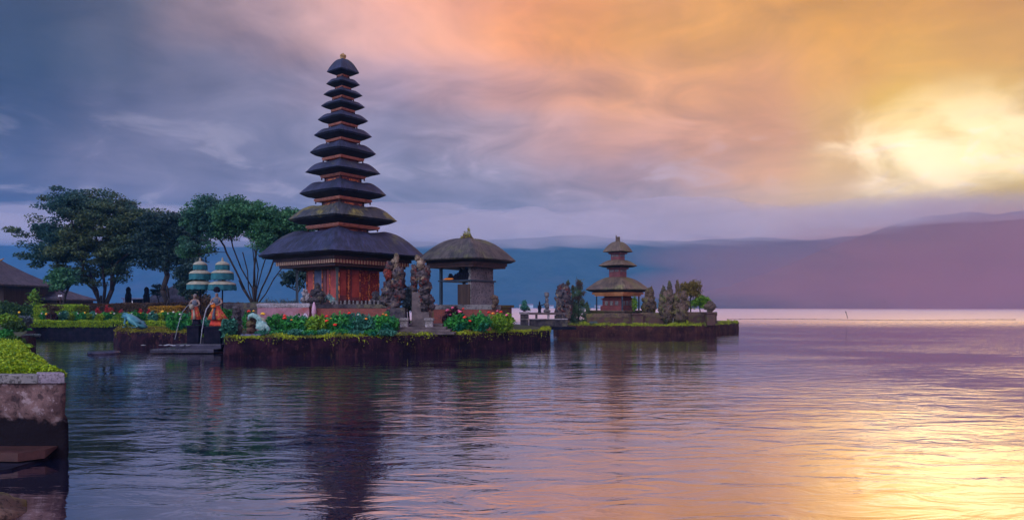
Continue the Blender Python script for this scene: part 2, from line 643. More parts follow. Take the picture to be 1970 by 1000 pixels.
def cloud_mist_lens(px_, py_, hw, hh, Y, dep, mat, seed, p=1.6):
    """lens shaped bank of mist: thins out to nothing at its rim, so its outline is soft"""
    nx, nz = 72, 20
    a_, c_ = hw / F * Y, hh / F * Y
    mb = MB()
    vs = []
    for sgn in (-1, 1):
        for j in range(nz + 1):
            rho = j / nz
            for k in range(nx):
                t = 2 * PI * k / nx
                wob = 1 + 0.22 * mnoise.noise(Vector((math.cos(t) * 2.2, math.sin(t) * 2.2, seed))) + 0.10 * mnoise.noise(Vector((math.cos(t) * 7, math.sin(t) * 7, seed)))
                lump = 1 + 0.5 * mnoise.noise(Vector((rho * math.cos(t) * 4, rho * math.sin(t) * 2, seed + 5)))
                vs.append((a_ * rho * math.cos(t) * wob, sgn * dep * (1 - rho * rho) ** p * lump, c_ * rho * math.sin(t) * wob))
    half = (nz + 1) * nx
    fs = []
    for s_ in (0, 1):
        for j in range(nz):
            for k in range(nx):
                q = s_ * half + j * nx + k
                w = s_ * half + j * nx + (k + 1) % nx
                f = (q, w, w + nx, q + nx)
                fs.append(f if s_ else f[::-1])
    # weld the two halves at the rim
    rim = nz * nx
    fs = [tuple((v - half if v >= half + rim else v) for v in f) for f in fs]
    mb.add(vs, fs)
    o = mb.build('cloud_mist_bank', mat, smooth=True)
    o.location = P(px_, py_, Y)
    return tag(o, kind='stuff')


mm = volume_mat('low_cloud', (0.97, 0.90, 0.88), 0.0058, 0.3)  # low cloud along the ridge, a volume set inside the haze box
for i, a in enumerate([(-60, 440, 330, 34), (210, 432, 300, 44), (520, 446, 330, 34), (800, 436, 260, 46), (1040, 444, 280, 40), (1290, 430, 300, 52), (1530, 432, 250, 34), (1700, 408, 190, 26), (1880, 404, 250, 20)]):
    cloud_mist_lens(*a, 480 + 14 * (i % 3), 95, mm, i)
cloud_mist_lens(2120, 530, 900, 155, 620, 165, volume_mat('sunset_tint_mist', (1.0, 0.54, 0.50), 0.0046, 0.55), 31, 1.0)  # added bank: sunset pink is put into its colour to warm the slope

#--- MATERIALS of the place
def thatch_mat(name, c1, c2, moss, ms=0.55, mt=(0.55, 0.68), stripes=True):
    m, t, out = new_mat(name)
    co = objco(t)
    n = t.noise(co, 1.1, 5, 0.6)
    col = t.mix(t.smooth(n, 0.35, 0.65), c1, c2)
    mo = t.noise(t.vm('ADD', co, (5.0, 2.0, 1.0)), ms, 5, 0.65)
    col = t.mix(t.m('MULTIPLY', t.smooth(mo, *mt), 0.75), col, moss)
    sx = t.n('ShaderNodeSeparateXYZ', i_0=co)
    rr_ = t.m('SQRT', t.m('ADD', t.m('MULTIPLY', sx.outputs[0], sx.outputs[0]), t.m('MULTIPLY', sx.outputs[1], sx.outputs[1])))
    av = t.n('ShaderNodeCombineXYZ', i_0=t.m('MULTIPLY', t.m('ARCTAN2', sx.outputs[1], sx.outputs[0]), 7.0), i_1=t.m('MULTIPLY', rr_, 0.55), i_2=t.m('MULTIPLY', sx.outputs[2], 0.35))
    f = t.noise(av, 3.2, 6, 0.72)           # combed strands running down the slope
    col = t.vm('SCALE', col, sc=t.m('MAXIMUM', t.m('MULTIPLY_ADD', f, 5.0, -1.5), 0.2))
    g = t.noise(t.vm('MULTIPLY', co, (1, 1, 0.3)), 9, 5, 0.7)
    pbr(t, out, col, 0.62, bump(t, t.m('ADD', f, g), 0.9, 0.09), 0.45)
    return m


def carved_mat(name, c1, c2, gold, scale=7.0, th=(0.50, 0.56), gm=0.9):
    """painted and gilded relief carving"""
    m, t, out = new_mat(name)
    co = objco(t)
    w = t.n('ShaderNodeTexVoronoi', feature='SMOOTH_F1')
    t.put(w.inputs['Vector'], t.vm('ADD', co, t.vm('SCALE', t.noise(co, scale, 3, 0.6, out=1), sc=0.16)))
    w.inputs['Scale'].default_value = scale
    d = t.smooth(w.outputs[0], 0.18, 0.42)
    n = t.noise(co, scale * 0.7, 4, 0.6, 1.2)
    g = t.m('MULTIPLY', t.smooth(n, *th), gm)
    col = t.mix(t.noise(co, 1.7, 4, 0.6), c1, c2)
    col = t.mix(g, col, gold)
    pbr(t, out, col, 0.55, bump(t, t.m('ADD', t.m('MULTIPLY', d, 0.7), g), 0.9, 0.035), 0.4)
    return m


def frieze_mat(name, ground, gold):
    m, t, out = new_mat(name)
    co = objco(t)
    sx = t.n('ShaderNodeSeparateXYZ', i_0=co)
    u = t.m('ADD', t.m('ABSOLUTE', sx.outputs[0]), 0.0)
    wv = t.m('SINE', t.m('MULTIPLY', u, 42.0))
    n = t.noise(co, 26, 3, 0.6)
    k = t.m('MULTIPLY', t.smooth(wv, -0.2, 0.5), t.smooth(n, 0.38, 0.52))
    col = t.mix(k, ground, gold)
    pbr(t, out, col, 0.5, bump(t, k, 0.8, 0.02), 0.4)
    return m


def stone_mat(name, c1, c2, moss, dark=(0.012, 0.010, 0.012), sc=2.2, mt=(0.52, 0.64), red=None):
    m, t, out = new_mat(name)
    co = objco(t)
    n = t.noise(co, sc, 6, 0.65)
    col = t.mix(t.smooth(n, 0.38, 0.62), c1, c2)
    if red:
        col = t.mix(t.m('MULTIPLY', t.smooth(t.noise(t.vm('ADD', co, (9, 1, 4)), sc * 0.8, 3, 0.5), 0.55, 0.62), 0.7), col, red)
    col = t.mix(t.m('MULTIPLY', t.smooth(t.noise(t.vm('ADD', co, (2, 8, 3)), sc * 0.55, 5, 0.65), *mt), 0.8), col, moss)
    f = t.noise(co, sc * 9, 4, 0.7)
    col = t.mix(t.smooth(f, 0.50, 0.36, 0.0, 0.75), col, dark)
    v = t.noise(co, sc * 4, 4, 0.6)
    pbr(t, out, col, 0.9, bump(t, t.m('ADD', v, t.m('MULTIPLY', f, 0.5)), 0.8, 0.05), 0.25)
    return m


def brick_mat(name, c1, c2, mortar, bw=0.24, bh=0.07, moss=None):
    m, t, out = new_mat(name)
    co = objco(t)
    sx = t.n('ShaderNodeSeparateXYZ', i_0=co)
    uv = t.n('ShaderNodeCombineXYZ', i_0=t.m('ADD', sx.outputs[0], sx.outputs[1]), i_1=sx.outputs[2], i_2=0.0)
    b = t.n('ShaderNodeTexBrick')
    t.put(b.inputs['Vector'], uv)
    b.inputs['Color1'].default_value = (*c1, 1)
    b.inputs['Color2'].default_value = (*c2, 1)
    b.inputs['Mortar'].default_value = (*mortar, 1)
    b.inputs['Scale'].default_value = 1.0
    b.inputs['Mortar Size'].default_value = 0.008
    b.inputs['Brick Width'].default_value = bw
    b.inputs['Row Height'].default_value = bh
    col = b.outputs[0]
    n = t.noise(co, 1.6, 6, 0.65)
    if moss:
        col = t.mix(t.m('MULTIPLY', t.smooth(n, 0.48, 0.62), 0.8), col, moss)
    f = t.noise(co, 14, 5, 0.7)
    col = t.vm('SCALE', col, sc=t.m('MULTIPLY_ADD', f, 1.4, 0.3))
    pbr(t, out, col, 0.9, bump(t, t.m('ADD', f, t.m('MULTIPLY', b.outputs['Fac'], -0.6)), 0.6, 0.02), 0.25)
    return m


def wall_mat(name, c1, c2, c3, streak):
    """old lakeside masonry: damp, with runs of roots and algae"""
    m, t, out = new_mat(name)
    co = objco(t)
    st = t.noise(t.vm('MULTIPLY', co, (2.6, 2.6, 0.9)), 1.6, 6, 0.7, 0.6)
    n = t.noise(co, 1.3, 6, 0.6)
    col = t.mix(t.smooth(n, 0.35, 0.65), c1, c2)
    col = t.mix(t.m('MULTIPLY', t.smooth(st, 0.52, 0.64), 0.6), col, c3)
    col = t.mix(t.m('MULTIPLY', t.smooth(t.noise(t.vm('MULTIPLY', co, (6, 6, 1.2)), 1.3, 4, 0.7, 0.8), 0.6, 0.7), 0.5), col, streak)
    f = t.noise(co, 9, 5, 0.7)
    col = t.vm('SCALE', col, sc=t.m('MULTIPLY_ADD', f, 1.6, 0.2))
    pbr(t, out, col, 0.9, bump(t, t.m('ADD', st, f), 0.9, 0.08), 0.08)
    return m


M = {}
M['ijuk'] = thatch_mat('palm_fibre_thatch', (0.007, 0.009, 0.030), (0.024, 0.027, 0.072), (0.085, 0.080, 0.030), 0.45, (0.58, 0.72))
M['ijuk_moss'] = thatch_mat('mossy_fibre_thatch', (0.014, 0.016, 0.028), (0.040, 0.040, 0.050), (0.20, 0.165, 0.03), 0.7, (0.46, 0.60))
M['brown_thatch'] = thatch_mat('brown_grass_thatch', (0.022, 0.019, 0.024), (0.080, 0.062, 0.056), (0.12, 0.12, 0.035), 0.6, (0.50, 0.66))
M['warm_thatch'] = thatch_mat('warm_grass_thatch', (0.085, 0.055, 0.040), (0.15, 0.10, 0.065), (0.14, 0.13, 0.04), 0.6, (0.52, 0.68))
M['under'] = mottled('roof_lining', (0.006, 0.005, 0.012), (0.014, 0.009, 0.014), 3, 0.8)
M['cornice'] = mottled('painted_cornice', (0.42, 0.12, 0.07), (0.55, 0.20, 0.12), 5, 0.5, 0.2, 0.01, (0.20, 0.06, 0.05), 2.5)
M['cornice_dark'] = mottled('brown_timber', (0.028, 0.011, 0.012), (0.06, 0.022, 0.020), 5, 0.6, 0.3, 0.01)
M['frieze'] = frieze_mat('gilded_frieze', (0.22, 0.06, 0.045), (0.72, 0.52, 0.30))
M['neck'] = carved_mat('carved_neck_panel', (0.16, 0.03, 0.03), (0.10, 0.02, 0.025), (0.85, 0.24, 0.07), 5.0, (0.46, 0.52))
M['neck_plain'] = mottled('lacquered_timber', (0.13, 0.035, 0.04), (0.20, 0.055, 0.055), 3, 0.5, 0.2, 0.01)
M['redpanel'] = mottled('red_lacquer_panel', (0.30, 0.040, 0.032), (0.44, 0.075, 0.050), 2.0, 0.45, 0.15, 0.01)
M['redcarve'] = carved_mat('red_carved_panel', (0.30, 0.03, 0.025), (0.11, 0.012, 0.018), (0.75, 0.20, 0.05), 9.0, (0.55, 0.61))
M['bluegrey'] = mottled('blue_grey_door', (0.07, 0.075, 0.13), (0.11, 0.11, 0.17), 2.0, 0.5, 0.2, 0.01)
M['post'] = mottled('dark_blue_post', (0.016, 0.030, 0.050), (0.03, 0.045, 0.065), 4.0, 0.4, 0.2, 0.01)
M['post_green'] = mottled('green_grey_post', (0.05, 0.065, 0.065), (0.08, 0.09, 0.085), 4.0, 0.5, 0.2, 0.01)
M['gold'] = mottled('weathered_gilding', (0.45, 0.26, 0.07), (0.25, 0.13, 0.05), 9.0, 0.4, 0.5, 0.01)
M['stone'] = stone_mat('carved_dark_stone', (0.028, 0.024, 0.034), (0.085, 0.070, 0.078), (0.15, 0.13, 0.085))
M['redstone'] = stone_mat('painted_carved_stone', (0.030, 0.026, 0.038), (0.13, 0.10, 0.105), (0.34, 0.25, 0.16), red=(0.17, 0.035, 0.028), sc=4.2, mt=(0.56, 0.64))
M['crest'] = stone_mat('pale_crest_stone', (0.14, 0.10, 0.075), (0.36, 0.26, 0.19), (0.16, 0.14, 0.06), sc=3.5)
M['redface'] = stone_mat('red_painted_stone', (0.20, 0.03, 0.025), (0.34, 0.07, 0.045), (0.10, 0.08, 0.08), sc=3.5)
M['paras'] = stone_mat('weathered_grey_stone', (0.15, 0.14, 0.15), (0.22, 0.20, 0.20), (0.09, 0.085, 0.085), sc=1.2)
M['paledstone'] = stone_mat('pale_stone_cap', (0.30, 0.26, 0.28), (0.42, 0.38, 0.42), (0.18, 0.16, 0.15), sc=2.0)
M['warmstone'] = stone_mat('mossy_temple_stone', (0.085, 0.055, 0.045), (0.15, 0.095, 0.07), (0.15, 0.14, 0.035), sc=1.6, mt=(0.48, 0.6))
M['brick'] = brick_mat('red_brick', (0.30, 0.07, 0.05), (0.22, 0.055, 0.045), (0.12, 0.08, 0.075))
M['oldbrick'] = brick_mat('old_brown_brick', (0.12, 0.055, 0.045), (0.08, 0.04, 0.04), (0.05, 0.035, 0.035), moss=(0.11, 0.10, 0.03))
M['pinkwall'] = mottled('pink_plaster', (0.28, 0.11, 0.13), (0.38, 0.20, 0.25), 1.6, 0.8, 0.2, 0.01, (0.32, 0.07, 0.06), 0.8)
M['lakewall'] = wall_mat('damp_lake_wall', (0.009, 0.004, 0.010), (0.030, 0.010, 0.020), (0.075, 0.028, 0.034), (0.11, 0.08, 0.022))
M['warmlakewall'] = wall_mat('damp_outer_wall', (0.028, 0.010, 0.013), (0.060, 0.022, 0.020), (0.10, 0.045, 0.03), (0.12, 0.09, 0.025))
M['soil'] = mottled('garden_soil', (0.030, 0.034, 0.018), (0.05, 0.06, 0.022), 1.2, 0.95, 0.5, 0.05, (0.06, 0.04, 0.035), 0.4)
M['slab'] = mottled('wet_dark_slab', (0.020, 0.018, 0.035), (0.05, 0.045, 0.075), 1.8, 0.25, 0.3, 0.01)
M['steps'] = mottled('worn_stone_step', (0.06, 0.045, 0.05), (0.12, 0.09, 0.09), 2.0, 0.8, 0.5, 0.02)
M['bark'] = mottled('tree_bark', (0.022, 0.017, 0.018), (0.055, 0.040, 0.035), 6.0, 0.9, 0.8, 0.03, stretch=(1, 1, 0.3))
M['slate'] = thatch_mat('old_shingle_roof', (0.035, 0.028, 0.045), (0.065, 0.052, 0.072), (0.08, 0.07, 0.06), 0.5, (0.55, 0.7))
M['housewall'] = mottled('dark_timber_wall', (0.035, 0.020, 0.020), (0.06, 0.035, 0.03), 1.5, 0.85, 0.3, 0.02, stretch=(3, 3, 0.3))
M['bronze'] = mottled('blue_green_patina', (0.035, 0.16, 0.20), (0.08, 0.27, 0.30), 2.5, 0.38, 0.3, 0.02, (0.02, 0.07, 0.12), 1.6)
M['teal'] = mottled('teal_cloth', (0.010, 0.085, 0.11), (0.018, 0.13, 0.155), 5.0, 0.8, 0.3, 0.01)
M['cream'] = mottled('cream_cloth', (0.22, 0.22, 0.17), (0.34, 0.31, 0.23), 6.0, 0.85, 0.3, 0.01)
M['orange'] = carved_mat('orange_patterned_cloth', (0.55, 0.09, 0.03), (0.42, 0.04, 0.03), (0.55, 0.30, 0.04), 7.0, (0.52, 0.6))
M['redcloth'] = mottled('red_cloth', (0.50, 0.035, 0.03), (0.65, 0.09, 0.04), 4.0, 0.8)
M['bluecloth'] = mottled('grey_blue_cloth', (0.04, 0.055, 0.09), (0.10, 0.11, 0.14), 5.0, 0.8)
M['skin'] = mottled('painted_stone_skin', (0.13, 0.08, 0.065), (0.26, 0.17, 0.14), 5.0, 0.7)
M['dark'] = mottled('near_black_stone', (0.005, 0.005, 0.012), (0.015, 0.012, 0.024), 3.0, 0.95, spec=0.08)
M['white'] = mottled('white_paint', (0.62, 0.60, 0.64), (0.72, 0.70, 0.72), 3.0, 0.6)
M['pink'] = mottled('pink_cloth', (0.46, 0.26, 0.36), (0.55, 0.34, 0.44), 4.0, 0.8)
M['palestone'] = mottled('turquoise_stone', (0.12, 0.26, 0.25), (0.30, 0.42, 0.38), 5.0, 0.7, 0.5, 0.02, (0.05, 0.10, 0.12), 3.0)
M['farwall'] = mottled('far_white_wall', (0.55, 0.55, 0.58), (0.7, 0.7, 0.7), 0.2, 0.9)
M['farroof'] = mottled('far_tiled_roof', (0.25, 0.12, 0.10), (0.35, 0.2, 0.16), 0.2, 0.9)
M['coping'] = stone_mat('granite_coping', (0.20, 0.16, 0.20), (0.28, 0.23, 0.28), (0.10, 0.085, 0.09), sc=2.5, mt=(0.6, 0.7))
M['yellowfl'] = mottled('yellow_petals', (0.85, 0.42, 0.02), (0.9, 0.55, 0.05), 20, 0.6)
M['redfl'] = mottled('red_petals', (0.75, 0.02, 0.015), (0.85, 0.06, 0.03), 20, 0.6)
M['pinkfl'] = mottled('pink_petals', (0.75, 0.08, 0.20), (0.85, 0.2, 0.3), 20, 0.6)
M['whitefl'] = mottled('white_petals', (0.75, 0.72, 0.68), (0.85, 0.8, 0.75), 20, 0.6)
M['orangefl'] = mottled('orange_petals', (0.85, 0.20, 0.02), (0.9, 0.3, 0.04), 20, 0.6)
# foliage
L = {}
L['tree_olive'] = leafmat('leaf_olive', (0.043, 0.085, 0.048), (0.111, 0.145, 0.043), (0.034, 0.102, 0.093), 0.16)
L['tree_green'] = leafmat('leaf_green', (0.032, 0.135, 0.063), (0.090, 0.243, 0.090), (0.036, 0.108, 0.081), 0.2)
L['tree_dark'] = leafmat('leaf_dark', (0.018, 0.045, 0.051), (0.042, 0.083, 0.060))
L['bush'] = leafmat('leaf_bush', (0.008, 0.09, 0.018), (0.075, 0.40, 0.06), (0.01, 0.15, 0.085), 1.1)
L['bush_yellow'] = leafmat('leaf_yellow_green', (0.05, 0.17, 0.012), (0.26, 0.42, 0.025))
L['hedge'] = leafmat('leaf_hedge', (0.07, 0.19, 0.008), (0.38, 0.52, 0.018))
L['hedge_dark'] = leafmat('leaf_hedge_dark', (0.02, 0.06, 0.015), (0.05, 0.11, 0.02))
L['hedge_gold'] = leafmat('leaf_gold', (0.28, 0.17, 0.012), (0.50, 0.26, 0.02))
L['brown'] = leafmat('leaf_brown', (0.06, 0.032, 0.022), (0.11, 0.065, 0.032))
L['red'] = leafmat('leaf_red', (0.32, 0.012, 0.02), (0.5, 0.04, 0.04))
L['purple'] = leafmat('leaf_maroon', (0.035, 0.006, 0.015), (0.07, 0.015, 0.03))
L['moss'] = leafmat('leaf_moss', (0.16, 0.17, 0.010), (0.33, 0.30, 0.018), (0.09, 0.07, 0.02), 1.0)
L['limegrass'] = leafmat('grass_lime', (0.20, 0.28, 0.008), (0.42, 0.48, 0.02), (0.13, 0.13, 0.02), 0.8)
L['conifer'] = leafmat('leaf_conifer', (0.04, 0.09, 0.045), (0.11, 0.17, 0.075), (0.11, 0.065, 0.05), 1.0)
L['autumn'] = leafmat('leaf_autumn', (0.11, 0.085, 0.02), (0.25, 0.17, 0.03))
L['greyleaf'] = leafmat('leaf_grey', (0.06, 0.09, 0.10), (0.15, 0.19, 0.20))
L['bluegreen'] = leafmat('leaf_blue_green', (0.015, 0.09, 0.06), (0.08, 0.30, 0.20))


def G(px, Y, z):
    return Vector((X(px, Y), Y, z))


# ------------------------------------------------------------------ land
def prism(name, pts, z0, z1, mat, inset=0.3, **tg):
    mb = MB()
    ar = sum(pts[i][0] * pts[(i + 1) % len(pts)][1] - pts[(i + 1) % len(pts)][0] * pts[i][1] for i in range(len(pts)))
    sg = 1 if ar > 0 else -1
    q_ = []
    for i, p in enumerate(pts):
        a, b = Vector(pts[i - 1][:2]), Vector(pts[(i + 1) % len(pts)][:2])
        c = Vector(p[:2])
        e1, e2 = (c - a).normalized(), (b - c).normalized()
        nn = Vector((-(e1.y + e2.y), e1.x + e2.x)) * sg
        nn = nn.normalized() if nn.length > 1e-4 else Vector((0, 0))
        q_.append(c + nn * inset)
    pts = q_
    n = len(pts)
    vs = [(p[0], p[1], z0) for p in pts] + [(p[0], p[1], z1) for p in pts]
    fs = [tuple(range(n, 2 * n))] + [(i, (i + 1) % n, n + (i + 1) % n, n + i) for i in range(n)]
    mb.add(vs, fs)
    return tag(mb.build(name, mat), **tg)


def retaining(name, path, z0, z1, mat, label, thick=0.5, jag=0.05, seed=1, seg=0.35):
    """lakeside retaining wall along a path, with a rough face"""
    P2 = []
    for a, b in zip(path[:-1], path[1:]):
        a, b = Vector(a), Vector(b)
        n = max(1, int((b - a).length / seg))
        for i in range(n):
            P2.append(a.lerp(b, i / n))
    P2.append(Vector(path[-1]))
    mb = MB()
    nz = 6
    n = len(P2)
    vs = []
    for i, p in enumerate(P2):
        d = (P2[min(i + 1, n - 1)] - P2[max(i - 1, 0)]).normalized()
        nn = Vector((d.y, -d.x, 0))
        for j in range(nz + 1):
            t = j / nz
            z = z0 + (z1 - z0) * t
            k = mnoise.noise(Vector((p.x * 1.1, p.y * 1.1, z * 2.2 + seed))) * jag * 2 + mnoise.noise(Vector((p.x * 4, p.y * 4, z * 3 + seed))) * jag
            k += (1 - t) * 0.06
            vs.append((p.x + nn.x * k, p.y + nn.y * k, z + (0.03 * mnoise.noise(Vector((p.x * 2, p.y * 2, seed))) if j == nz else 0)))
        vs.append((p.x - nn.x * thick, p.y - nn.y * thick, z1 - 0.01))
    fs = []
    m_ = nz + 2
    for i in range(n - 1):
        for j in range(nz + 1):
            a = i * m_ + j
            fs.append((a, a + m_, a + m_ + 1, a + 1))
    mb.add(vs, fs)
    return tag(mb.build(name, mat, smooth=True), label, 'wall')


def grass_strip(name, path, z, mat, w=0.5, h=0.10, dens=260, hang=0.30, seed=0, label=None):
    rng = np.random.default_rng(seed)
    C, A = [], []
    for a, b in zip(path[:-1], path[1:]):
        a, b = np.array(a, float), np.array(b, float)
        l = np.linalg.norm(b - a)
        n = int(l * dens)
        d = (b - a) / l
        nn = np.array([d[1], -d[0], 0])
        t = rng.uniform(0, 1, n)[:, None]
        s = rng.uniform(-w, 0.07, n)
        p = a + (b - a) * t + nn * s[:, None]
        lump = np.array([mnoise.noise(Vector((q[0] * 1.3, q[1] * 1.3, seed))) for q in p])
        over = s > 0.0
        p[:, 2] = z + rng.uniform(0, 1, n) ** 1.5 * h * (0.9 + 1.6 * lump)
        dr = rng.uniform(0, 1, n) ** 2 * hang * np.clip(0.7 + 2.5 * lump, 0.1, 3)
        p[over, 2] = z - dr[over]
        C.append(p)
    C = np.concatenate(C)
    Q = leafquads(C, 0.055, rng, 0.4, up=-0.4)
    o = quads(name, Q, mat)
    return tag(o, label, kind='stuff')


ZI = 0.85
main_front = [G(437, 33.5, 0), G(431, 29.2, 0), G(480, 29.5, 0), G(600, 30.3, 0), G(760, 31.6, 0), G(900, 34.2, 0), G(1000, 36.9, 0), G(1056, 39.0, 0), G(1058, 44, 0)]
main_poly = main_front + [G(1010, 52, 0), G(960, 60, 0), G(500, 95, 0), G(300, 95, 0), G(430, 52.6, 0), G(437, 40, 0)]
prism('garden_ground', [(p.x, p.y) for p in main_poly], -1, ZI, M['soil'], kind='structure')
retaining('retaining_wall', main_front, -0.6, ZI + 0.01, M['lakewall'], 'long damp purple brown wall of the island under the tall tower', seed=1)
grass_strip('edge_grass', [p + Vector((0, 0, 0)) for p in main_front[1:]], ZI + 0.01, L['limegrass'], seed=1, dens=330)

islet_front = [G(232, 43.5, 0), G(221, 41.6, 0), G(226, 38.9, 0), G(260, 38.1, 0), G(340, 37.5, 0), G(437, 37.2, 0)]
islet_poly = islet_front + [G(440, 43, 0)]
prism('islet_ground', [(p.x, p.y) for p in islet_poly], -1, 0.78, M['soil'], kind='structure')
retaining('retaining_wall', islet_front, -0.6, 0.79, M['lakewall'], 'short dark wall of the low mossy islet left of the fountain', seed=5)
grass_strip('edge_grass', islet_front, 0.79, L['moss'], w=2.6, h=0.16, dens=900, hang=0.25, seed=2)

gf = [G(40, 52.5, 0), G(220, 52.4, 0), G(432, 52.3, 0)]
left_poly = [G(432, 52.6, 0), G(300, 95, 0), G(300, 140, 0), G(-900, 140, 0), G(-900, 40, 0)]
# near left bank: corner of the foreground wall, then receding along the line of sight
P0 = G(126, 9.9, 0)
bank = [P0, G(98, 11.5, 0), G(62, 14.5, 0), G(40, 19, 0), G(48, 26, 0), G(66, 34, 0), G(62, 42, 0), G(46, 52.5, 0)]
bank_poly = [P0 + Vector((-0.3, 0.35, 0))] + bank[1:] + gf[1:] + [G(432, 60, 0), G(300, 95, 0), G(300, 140, 0), G(-1600, 140, 0), Vector((-30, 30, 0)), Vector((-14, 9.95, 0))]
prism('garden_ground', [(p.x, p.y) for p in bank_poly], -1, 0.95, M['soil'], kind='structure')
retaining('retaining_wall', gf, -0.6, 0.96, M['dark'], 'dark low wall along the far side of the left garden inlet', seed=8)
retaining('retaining_wall', bank[1:], -0.6, 0.94, M['lakewall'], 'bank wall receding behind the near left planter', seed=9)

# second island
s2_front = [G(1066, 57, 0), G(1072, 54.5, 0), G(1150, 53.6, 0), G(1290, 52.2, 0), G(1372, 54.8, 0), G(1421, 63.5, 0), G(1418, 71, 0)]
s2_poly = s2_front + [G(1300, 80, 0), G(1080, 80, 0)]
prism('garden_ground', [(p.x, p.y) for p in s2_poly], -1, 0.74, M['soil'], kind='structure')
retaining('retaining_wall', s2_front, -0.6, 0.75, M['warmlakewall'], 'brown wall of the small outer island, ending in a grassy point', seed=12)
grass_strip('edge_grass', s2_front[1:-1], 0.76, L['limegrass'], w=0.9, h=0.16, dens=420, hang=0.10, seed=3)


# ------------------------------------------------------------------ meru roofs
def sqr(phi, p=1.10):
    c, s = abs(math.cos(phi)), abs(math.sin(phi))
    return (c ** p + s ** p) ** (-1.0 / p)


def thatch_roof(R, Rc, Rn, zt, zs, zb, name, mat, parent, seed=0, apex=None, dip=0.30, p=1.10, lift=0.0, n=72, plain=False):
    """bowed square thatch roof: corners on the local axes; rim R, underside to Rc, top shoulder, dip to the neck Rn"""
    th = (zs - zt)
    rows = []
    # (radius fraction between, z)  from the inner underside outwards, over the rim, up to the shoulder
    und = [(Rc * 0.85, zb + 0.0), (Rc, zb + 0.02 * R), (Rc + (R - Rc) * 0.5, zb + (zt - zb) * 0.38), (Rc + (R - Rc) * 0.82, zb + (zt - zb) * 0.72), (R * 0.985, zt - 0.05 * th)]
    top = []
    for k in range(11):
        t = k / 10.0
        if apex is None:
            r = R + (Rn - R) * t
            z = zt + th * (math.sin(min(1, t / 0.76) * PI / 2) ** 1.02)
            if plain:
                z = zt + th * (1 - (1 - t) ** 1.35)
            elif t > 0.76:
                z -= th * dip * ((t - 0.76) / 0.24) ** 1.5
        else:
            r = R * (1 - t) + 0.10 * R * t
            z = zt + (apex - zt) * (math.sin(t * PI / 2) ** 0.92)
        top.append((r, z, t))
    vs = []
    rings = 0
    for r, z in und:
        for i in range(n):
            ph = 2 * PI * i / n
            q = sqr(ph, p if r > Rc * 1.02 else 1.02)
            nz = mnoise.noise(Vector((math.cos(ph) * 3, math.sin(ph) * 3, seed + 1.7))) * 0.015 * R
            # corners carry a touch more thatch
            cor = abs(math.cos(2 * ph)) ** 6
            vs.append((r * q * math.cos(ph), r * q * math.sin(ph), z + (nz if r > Rc * 1.1 else 0) + lift * cor * (r / R) ** 4))
        rings += 1
    for r, z, t in top:
        for i in range(n):
            ph = 2 * PI * i / n
            q = sqr(ph, p + (0.25 * t if apex is not None else 0.04))
            cor = abs(math.cos(2 * ph)) ** 8
            hump = 0.06 * th * cor * math.sin(min(1, t) * PI) if apex is None else 0.05 * th * cor * math.sin(t * PI)
            sag = -0.07 * th * (1 - cor) * math.sin(t * PI)
            nz = mnoise.noise(Vector((r * q * math.cos(ph) * 2.5, r * q * math.sin(ph) * 2.5, seed + 4.0))) * 0.03 * min(1.0, R * 0.3)
            vs.append((r * q * math.cos(ph), r * q * math.sin(ph), z + hump + sag + nz + lift * cor * (1 - t) ** 4))
        rings += 1
    fs = []
    for j in range(rings - 1):
        for i in range(n):
            a = j * n + i
            b = j * n + (i + 1) % n
            fs.append((a, b, b + n, a + n))
    fs.append(tuple(reversed(range(n))))
    o = (rings - 1) * n
    fs.append(tuple(range(o, o + n)))
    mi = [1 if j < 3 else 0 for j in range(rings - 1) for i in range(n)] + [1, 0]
    mb = MB()
    mb.v, mb.f, mb.mi = vs, fs, mi
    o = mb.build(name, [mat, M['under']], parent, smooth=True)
    rim = len(und)
    lo, hi = rim * n, (rim + 1) * n
    for e in o.data.edges:                     # the trimmed rim of the thatch is a crisp edge
        a, b = e.vertices
        if (lo <= a < hi and lo <= b < hi) or (lo - n <= a < lo and lo - n <= b < lo):
            e.use_edge_sharp = True
    return o


def sq_ring(mb, r, z0, z1, mi=0):
    """solid square slab with corners on the local axes"""
    mb.lathe([(r, z0), (r, z1)], 4, mi=mi)


def frame(name, parent, tiers, mat, bevel=0.0):
    mb = MB()
    for r, z0, z1 in tiers:
        sq_ring(mb, r, z0, z1)
    return mb.build(name, mat, parent, bevel=bevel)


def side_pts(r, side, u):
    """point on the wall plane of a square with half diagonal r; side 0 = left front, 1 = right front; u in -1..1"""
    c = [Vector((-r, 0, 0)), Vector((0, -r, 0)), Vector((r, 0, 0)), Vector((0, r, 0))]
    a, b = c[side], c[(side + 1) % 4]
    return a.lerp(b, (u + 1) / 2)


def panel(mb, r, side, u0, u1, z0, z1, out=0.02, thick=0.04):
    a, b = side_pts(r, side, u0), side_pts(r, side, u1)
    mid = (a + b) / 2
    d = (b - a)
    nrm = Vector((d.y, -d.x, 0)).normalized()
    c = mid + nrm * (out - thick / 2)
    mb.box((c.x, c.y, (z0 + z1) / 2), (d.length, thick, z1 - z0), rz=math.atan2(d.y, d.x))


TY = 42.0
mp = TY / F


def zt_(py, Y=TY):
    return Zp(py, Y)


